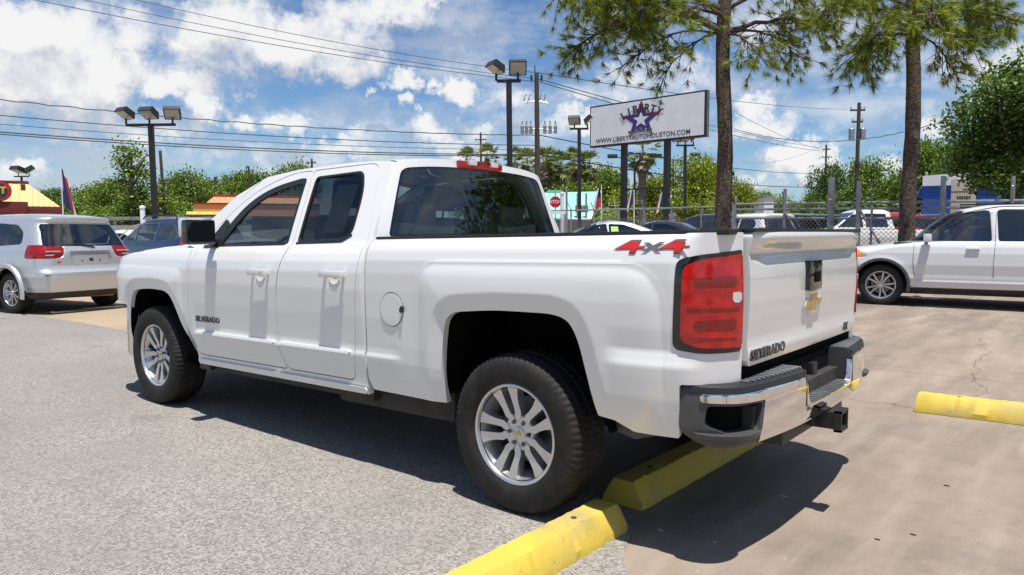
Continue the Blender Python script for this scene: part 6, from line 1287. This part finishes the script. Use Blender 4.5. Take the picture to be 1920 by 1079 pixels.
trees = [
 ('dark tree left of the drooping flag at the restaurant corner', 112, 95, 350, 95, 'r1', 'leaf_dark'), ('dark green tree just right of the drooping flag', 168, 92, 343, 120, 'l1', 'leaf_dark'), ('bright green tree at left of the far tree row', 215, 78, 326, 115, 'r2', 'leaf_mid'),
 ('tall loose tree towering above the far row left of the triple floodlight', 254, 66, 266, 92, 't1', 'leaf_mid'), ('bushy green tree behind the triple floodlight pole', 290, 72, 334, 120, 'l2', 'leaf_mid'), ('rounded green tree right of the triple floodlight pole', 348, 76, 320, 125, 'r3', 'leaf_mid'),
 ('low green tree behind the orange building', 402, 92, 346, 105, 'l1', 'leaf_dark'), ('green tree with a rounded top right of the orange building', 452, 96, 318, 100, 'r1', 'leaf_mid'), ('green tree partly cut by the pickup roof line, left', 505, 98, 310, 110, 'r2', 'leaf_dark'), ('green tree partly cut by the pickup roof line, right', 556, 98, 305, 100, 'r3', 'leaf_mid'),
 ('tall green tree behind the shaggy palms, left', 1015, 74, 298, 110, 'r1', 'leaf_yellow'), ('tall green tree behind the shaggy palms, right', 1088, 76, 300, 110, 'r2', 'leaf_mid'), ('low green thicket under the palms, above the mint roof', 1060, 62, 335, 190, 'l1', 'leaf_mid'), ('low green thicket behind the street lamps between the sign legs', 1225, 70, 330, 160, 'l2', 'leaf_yellow'), ('green tree filling the gap left of the orange building', 385, 84, 338, 120, 'r1', 'leaf_mid'), ('green tree between the tall loose tree and the flag', 195, 84, 338, 120, 'l2', 'leaf_mid'),
 ('hazy green tree behind the restaurant flag base', 60, 98, 368, 140, 'l2', 'leaf_dark'), ('low bushes filling in under the bright green tree at left', 230, 70, 375, 200, 'l1', 'leaf_mid'), ('low bushes under the rounded tree near the orange building', 340, 70, 372, 170, 'l2', 'leaf_mid'),
 ('green tree just behind the pickup roof brake lamp', 880, 78, 300, 90, 'r1', 'leaf_mid'), ('green tree behind the tall double floodlight pole', 955, 82, 305, 110, 'l1', 'leaf_yellow'), ('green tree behind the shaggy palms', 1040, 80, 308, 130, 'l2', 'leaf_yellow'), ('green tree left of the left sign leg', 1135, 72, 300, 105, 'r2', 'leaf_mid'),
 ('yellow-green tree between the sign legs', 1215, 66, 318, 125, 'l1', 'leaf_yellow'), ('large yellow-green tree right of the right sign leg', 1300, 62, 290, 130, 'r3', 'leaf_yellow'), ('low yellow-green tree in front of the left pine trunk base', 1330, 60, 345, 120, 'l2', 'leaf_yellow'), ('green tree behind the left pine trunk', 1345, 70, 300, 90, 'r1', 'leaf_mid'), ('bushy green tree right of the left pine trunk', 1392, 64, 330, 75, 'r2', 'leaf_yellow'),
 ('distant low tree right of the left pine', 1435, 120, 350, 85, 'l1', 'leaf_mid'), ('distant low tree in the gap of sky between the pines, left', 1480, 135, 356, 90, 'l2', 'leaf_mid'), ('distant low tree in the gap of sky between the pines, right', 1520, 130, 352, 80, 'l1', 'leaf_mid'),
 ('dark green rounded tree left of the transformer pole', 1552, 64, 306, 88, 'r3', 'leaf_dark'), ('green tree directly behind the transformer pole', 1625, 60, 284, 120, 'l1', 'leaf_mid'), ('broad green tree left of the right pine trunk', 1665, 58, 278, 130, 'l2', 'leaf_mid'), ('green tree above the blue building, left', 1745, 54, 258, 130, 'r1', 'leaf_mid'), ('dark tree above the blue building, right', 1815, 52, 232, 160, 'l1', 'leaf_dark'), ('low dark shrubbery below the tree row right of the pine gap', 1610, 56, 345, 200, 'l2', 'leaf_dark')]
for k, a in enumerate(trees): tree(*a, rot=k*1.7)
# big near oak at the right edge
def big_oak():
    b = gpos(1905, 27); h = zof(120, 27, 1905)-b.z; t = thing('oak_tree', 'large dark oak hanging over the blue building at the right edge', 'tree', b, 0); r = random.Random(11); f = 27/FPX; B = []
    for (px, py, rr) in ((1850, 215, 55), (1900, 190, 70), (1830, 250, 45), (1880, 270, 70), (1800, 265, 28), (1845, 300, 50), (1900, 330, 60), (1870, 345, 42), (1950, 240, 90), (1990, 310, 90), (1870, 165, 30), (1925, 140, 50), (1960, 170, 70), (1820, 320, 32), (1910, 300, 60), (2010, 200, 80), (1790, 240, 16), (1775, 222, 14)):
        p = at(px, py, 27+r.uniform(-2.2, 2.2)); q = p-b; R_ = rr*f; B.append((q.x, q.y, q.z, R_, R_*1.0, R_*.6))
    me = crown_mesh('crown', B, 26000, .17, 'leaf_dark', 5); c = bpy.data.objects.new('crown', me); COL.objects.link(c); c.parent = t
    m = MB(); m.tube([(0, 0, 0), (.1, 0, 2.2), (.0, .1, 4.5), (0, 0, h*.8)], [.32, .25, .2, .06], 12)
    for bl_ in B[:12]: m.tube([(0, 0, 2.2+r.uniform(0, 1.5)), (bl_[0]*.5, bl_[1]*.5, bl_[2]*.75), bl_[:3]], [.12, .07, .02], 7)
    m.build('trunk', 'bark', t)
    tr2 = MB()
big_oak()
# trees behind the photographer, mirrored in the glass and paint
for k, (x, y, hgt, w, var) in enumerate(((-16, 14, 9, 9, 'r1'), (-21, -15, 5, 9, 'r2'), (-12, -19.5, 8.2, 9, 'r3'), (-6, 24, 8, 9, 'l1'), (12, 24, 7, 10, 'r2'), (-8, -24, 9.5, 9, 'l2'))):
    t = thing('broadleaf_tree', ['leafy tree behind the camera left of the lot', 'leafy tree behind the camera, straight back', 'leafy tree behind the camera to the right', 'low tree behind the camera on the truck side', 'leafy tree beside the lot facing the truck doors', 'far leafy tree behind the camera'][k], 'tree', (x, y, 0), k, 'trees on the near side of the lot')
    for nm_, key in (('crown', (var, 'leaf_dark')), ('trunk', ('trunk', var[0]))):
        if key not in TC: TC[key] = TM[key]()
        c = bpy.data.objects.new(nm_, TC[key]); COL.objects.link(c); c.parent = t; c.scale = (w/1.25, w/1.25, hgt)
# ---- palms
def fan_palm(label, px, D, top_py, spread, shag, trunk_r=.28, group='fan palms beyond the lot', seed=0, live=34, fl=1.0):
    b = gpos(px, D); h = zof(top_py, D, px)-b.z; t = thing('palm_tree', label, 'palm tree', b, 0, group); r = random.Random(seed); hc = h-spread*.45
    m = MB(); m.tube([(0, 0, 0), (.05, 0, hc*.5), (0, 0, hc)], [trunk_r*1.2, trunk_r, trunk_r*.9], 10); m.build('trunk', 'bark_pale', t)
    def frond(V, F, c, az, el, L, dead):
        d = Vector((math.cos(az)*math.cos(el), math.sin(az)*math.cos(el), math.sin(el))); sdv = d.cross(Vector((0, 0, 1))).normalized(); n = sdv.cross(d)
        p0 = c; p1 = c+d*L*.55
        k = len(V); V += [tuple(p0-sdv*.02), tuple(p0+sdv*.02), tuple(p1+sdv*.015), tuple(p1-sdv*.015)]; F.append([k, k+1, k+2, k+3])
        for i in range(11):
            a = -1.25+2.5*i/10; e = d*math.cos(a)+sdv*math.sin(a); tip = p1+e*L*.5*r.uniform(.8, 1.1)+Vector((0, 0, -L*.10*r.uniform(.5, 1.6))); w = L*.045; q = e.cross(n).normalized()*w; k = len(V); midp = p1.lerp(tip, .45); V += [tuple(p1), tuple(midp+q), tuple(tip), tuple(midp-q)]; F.append([k, k+1, k+2, k+3])
    V, F = [], []; c = Vector((0, 0, hc))
    for k in range(live): frond(V, F, c+Vector((0, 0, r.uniform(-.1, .3))), r.uniform(0, 2*PI), r.uniform(-.9, 1.35), spread*r.uniform(.85, 1.2), False)
    mesh_obj('crown', V, F, 'palm_leaf', t, None)
    if shag > 0:
        V, F = [], []
        for k in range(int(26*shag)+14): frond(V, F, Vector((0, 0, hc-r.uniform(0, shag))), r.uniform(0, 2*PI), r.uniform(-1.45, -.7), spread*r.uniform(.5, .8), True)
        mesh_obj('dead_fronds', V, F, 'palm_dead', t, None)
    return t
for k, a in enumerate((('palm with a spiky top just clearing the pickup roof', 915, 72, 284, 1.5, 1.2), ('small palm right of the roof brake lamp', 878, 76, 289, 1.3, .8), ('palm half hidden behind the tall double floodlight pole', 968, 70, 292, 1.4, 1.5), ('shaggy palm left of the fuse pole foot', 990, 66, 298, 1.4, 2.5), ('shaggy palm with brown skirt right of the fuse pole', 1026, 64, 291, 1.5, 3.0), ('shaggy palm in the middle of the palm row', 1052, 64, 297, 1.5, 3.0), ('shaggy palm directly left of the slim floodlight pole', 1076, 66, 292, 1.4, 2.6), ('shaggy palm right of the slim floodlight pole', 1106, 66, 296, 1.5, 2.4), ('tall palm with a bare trunk standing behind the sign', 1205, 54, 268, 1.6, .9, .30))):
    fan_palm(*a[:6], *(a[6:] or ()), seed=k)
def pindo(label, px, D, top_py, spread, seed):
    b = gpos(px, D); h = zof(top_py, D, px)-b.z; t = thing('palm_tree', label, 'palm tree', b, 0, 'fan palms beyond the lot'); r = random.Random(seed); m = MB(); m.tube([(0, 0, 0), (0, 0, h*.5)], [.4, .35], 10); m.build('trunk', 'bark', t)
    for nm_, mt, n, e0, e1 in (('crown', 'palm_leaf', 34, .1, 1.3), ('dead_fronds', 'palm_dead', 46, -.7, .25)):
        V, F = [], []
        for k in range(n):
            az = r.uniform(0, 2*PI); el = r.uniform(e0, e1); p = Vector((0, 0, h*.5)); d = Vector((math.cos(az)*math.cos(el), math.sin(az)*math.cos(el), math.sin(el))); st = spread/9
            for i in range(9):
                q = p+d*st; sv = d.cross(Vector((0, 0, 1))).normalized()
                for s in (1, -1):
                    tip = p+(sv*s*.55+d*.45+Vector((0, 0, -.25))).normalized()*spread*.22; kk = len(V); V += [tuple(p), tuple(p+d*.05), tuple(tip)]; F.append([kk, kk+1, kk+2])
                kk = len(V); V += [tuple(p-sv*.02), tuple(p+sv*.02), tuple(q)]; F.append([kk, kk+1, kk+2]); p = q; d = (d+Vector((0, 0, -.20))).normalized()
        mesh_obj(nm_, V, F, mt, t, None)
pindo('squat feathery palm with brown dead fronds beside the left sign leg', 1155, 50, 368, 2.6, 3)
# ---- the two pines
def pine(label, px, D, trunk_w, limbs, seed, top=9.5, azlist=()):
    b = gpos(px, D); r = random.Random(seed); t = thing('pine_tree', label, 'tree', b, 0, 'pines beside the fence'); rad = trunk_w*D/FPX/2; m = MB(); P = []; R_ = []
    for i in range(26):
        z = top*i/25; P.append((.03*math.sin(z*1.3+seed), .03*math.cos(z*1.1), z)); R_.append(rad*(1.0+.55*math.exp(-z*2.2))*(1-.035*z)*(1+.03*math.sin(z*7)))
    V0 = len(m.V); m.tube(P, R_, 22)
    for i, v in enumerate(m.V): a = math.atan2(v[1], v[0]); k = 1+.06*math.sin(a*9+v[2]*1.7)+r.uniform(-.05, .05); m.V[i] = (v[0]*k, v[1]*k, v[2])
    tk = m.build('trunk', 'bark', t, 70)
    for (zz, a, rl) in ((3.4, 2.2, .11), (4.3, -1.0, .09), (2.6, 3.6, .07)): s_ = MB(); s_.tube([(0, 0, zz), (rad*1.3*math.cos(a), rad*1.3*math.sin(a), zz+.03)], [rl, rl*.7], 8); s_.build('knot', 'bark', tk)
    tw = MB(); NV = []; NF = []
    def tuft(c, d, L=.23, n=40):
        for _ in range(n):
            v = Vector((r.gauss(0, 1), r.gauss(0, 1), r.gauss(0, 1))).normalized(); v = (v*.95+d*.75+Vector((0, 0, -.12))).normalized(); s = v.cross(Vector((r.random(), r.random(), r.random()))).normalized()*.0078; k = len(NV); q = c+v*L*r.uniform(.7, 1.1); e = c-d*r.uniform(0, .12); NV.extend([tuple(e-s), tuple(e+s), tuple(q)]); NF.append([k, k+1, k+2])
    def limb(p0, p1, droop, r0, dens):
        p0 = Vector(p0); p1 = Vector(p1); n = 10; L = (p1-p0).length; pts = []
        for i in range(n+1):
            q = i/n; p = p0.lerp(p1, q); p.z += droop*math.sin(PI*q)*L*.16; pts.append(p+Vector((r.gauss(0, .03), r.gauss(0, .03), r.gauss(0, .02)))*L*.3*(0 < i < n))
        tw.tube(pts, [r0*(1-.8*i/n)+.004 for i in range(n+1)], 7)
        for k in range(int(L*dens*1.2)):
            q = r.uniform(.28, 1.0)**.8; i = min(int(q*n), n-1); p = pts[i].lerp(pts[i+1], q*n-i); dr = (pts[i+1]-pts[i]).normalized(); v = (Vector((r.gauss(0, 1), r.gauss(0, 1), r.gauss(-.25, .7))).normalized()+dr*.6).normalized(); l2 = r.uniform(.25, .95)*(1.15-q*.4)
            c1 = p+v*l2*.5+Vector((0, 0, -.05)); c2 = p+v*l2+Vector((0, 0, -.16*l2-.04*r.random())); c3 = c2+Vector((v.x*.12, v.y*.12, -.10)); tw.tube([p, c1, c2], [.012, .008, .004], 4, False)
            tuft(c3 if r.random() < .5 else c2, (c2-c1).normalized()); 
            if r.random() < .75: tuft(c1.lerp(c2, .5), (c2-c1).normalized(), .18, 18)
            if r.random() < .5: v2 = (v+Vector((r.gauss(0, .7), r.gauss(0, .7), -.1))).normalized(); c4 = c1+v2*l2*.45; tw.tube([c1, c4], [.007, .004], 4, False); tuft(c4, v2, .2, 24)
    f = D/FPX
    for (x0, y0, x1, y1, dd, dr, r0, dens) in limbs:      # ends given by sight line, dd = metres nearer (-) or farther (+)
        a = at(px, y0, D)-b; a = Vector((0, 0, a.z)); e = at(x1, y1, D+dd)-b; limb(a, e, dr, r0, dens)
    tw.build('branches', 'bark', t, 60, fix=False); mesh_obj('needles', NV, NF, 'pine_needle', t, None)
pine('pine with rough grey trunk just right of the tall sign', 1356, 18.0, 30,
     [(1345, 62, 1075, 95, -.6, 1.2, .075, 21), (1345, 58, 1120, 10, .8, .8, .05, 20), (1350, 20, 1050, -10, -1.2, .6, .06, 20), (1350, -10, 1130, -30, .5, .5, .05, 18), (1350, 62, 1245, 140, .8, .9, .03, 10), (1360, 62, 1560, 50, .6, .5, .06, 19), (1360, 20, 1520, -30, -.8, .5, .05, 18),
      (1360, 66, 1430, 110, -1.0, .9, .035, 12), (1360, 64, 1510, 110, 1.4, .7, .035, 12), (1350, -40, 1150, -60, -.5, .5, .05, 14), (1360, -40, 1540, -60, .5, .5, .05, 14), (1350, 40, 1290, 20, -2.2, .6, .04, 8), (1360, -30, 1400, -50, 2.2, .5, .04, 8), (1350, -80, 1230, -140, 0, .5, .04, 12), (1360, -90, 1480, -140, 0, .5, .04, 12), (1350, 64, 1170, 125, .2, 1.0, .03, 11), (1350, 30, 1190, 45, 1.2, .8, .04, 16)], 7)
pine('pine with rough trunk rising behind the white SUV hood', 1704, 17.2, 29,
     [(1700, 60, 1610, 100, -.8, .8, .045, 22), (1700, 20, 1580, -20, .6, .5, .05, 20), (1710, 50, 1830, 90, -.6, .7, .05, 16), (1710, 30, 1900, 20, .8, .5, .06, 15), (1710, 70, 1790, 130, .7, .9, .03, 14), (1700, 70, 1650, 90, 1.4, .8, .035, 16), (1710, -20, 1880, -40, -.8, .5, .05, 16), (1700, -20, 1560, 10, -1.2, .5, .05, 20),
      (1700, 30, 1640, 50, -1.8, .6, .04, 14), (1710, 20, 1760, 30, -1.9, .6, .04, 14), (1700, -60, 1600, -90, .3, .5, .04, 14), (1710, -60, 1850, -90, 0, .5, .04, 14), (1710, 60, 1870, 60, 1.6, .8, .03, 14), (1710, 30, 1960, 60, -.5, .6, .04, 12), (1710, 10, 1740, -10, -1.2, .5, .04, 14)], 12)

# true vertical leans very slightly against the plane of the lot
Q_ = Matrix.Rotation(-.011, 3, Vector(FH))
for o in list(bpy.data.objects):
    if o.parent is None and o.get('category') in ('light pole', 'utility pole', 'street lamp', 'tree', 'palm tree', 'post', 'flag') and (o.location.x*FH[0]+o.location.y*FH[1]) > 8:
        o.rotation_euler = (Q_ @ o.rotation_euler.to_matrix()).to_euler()
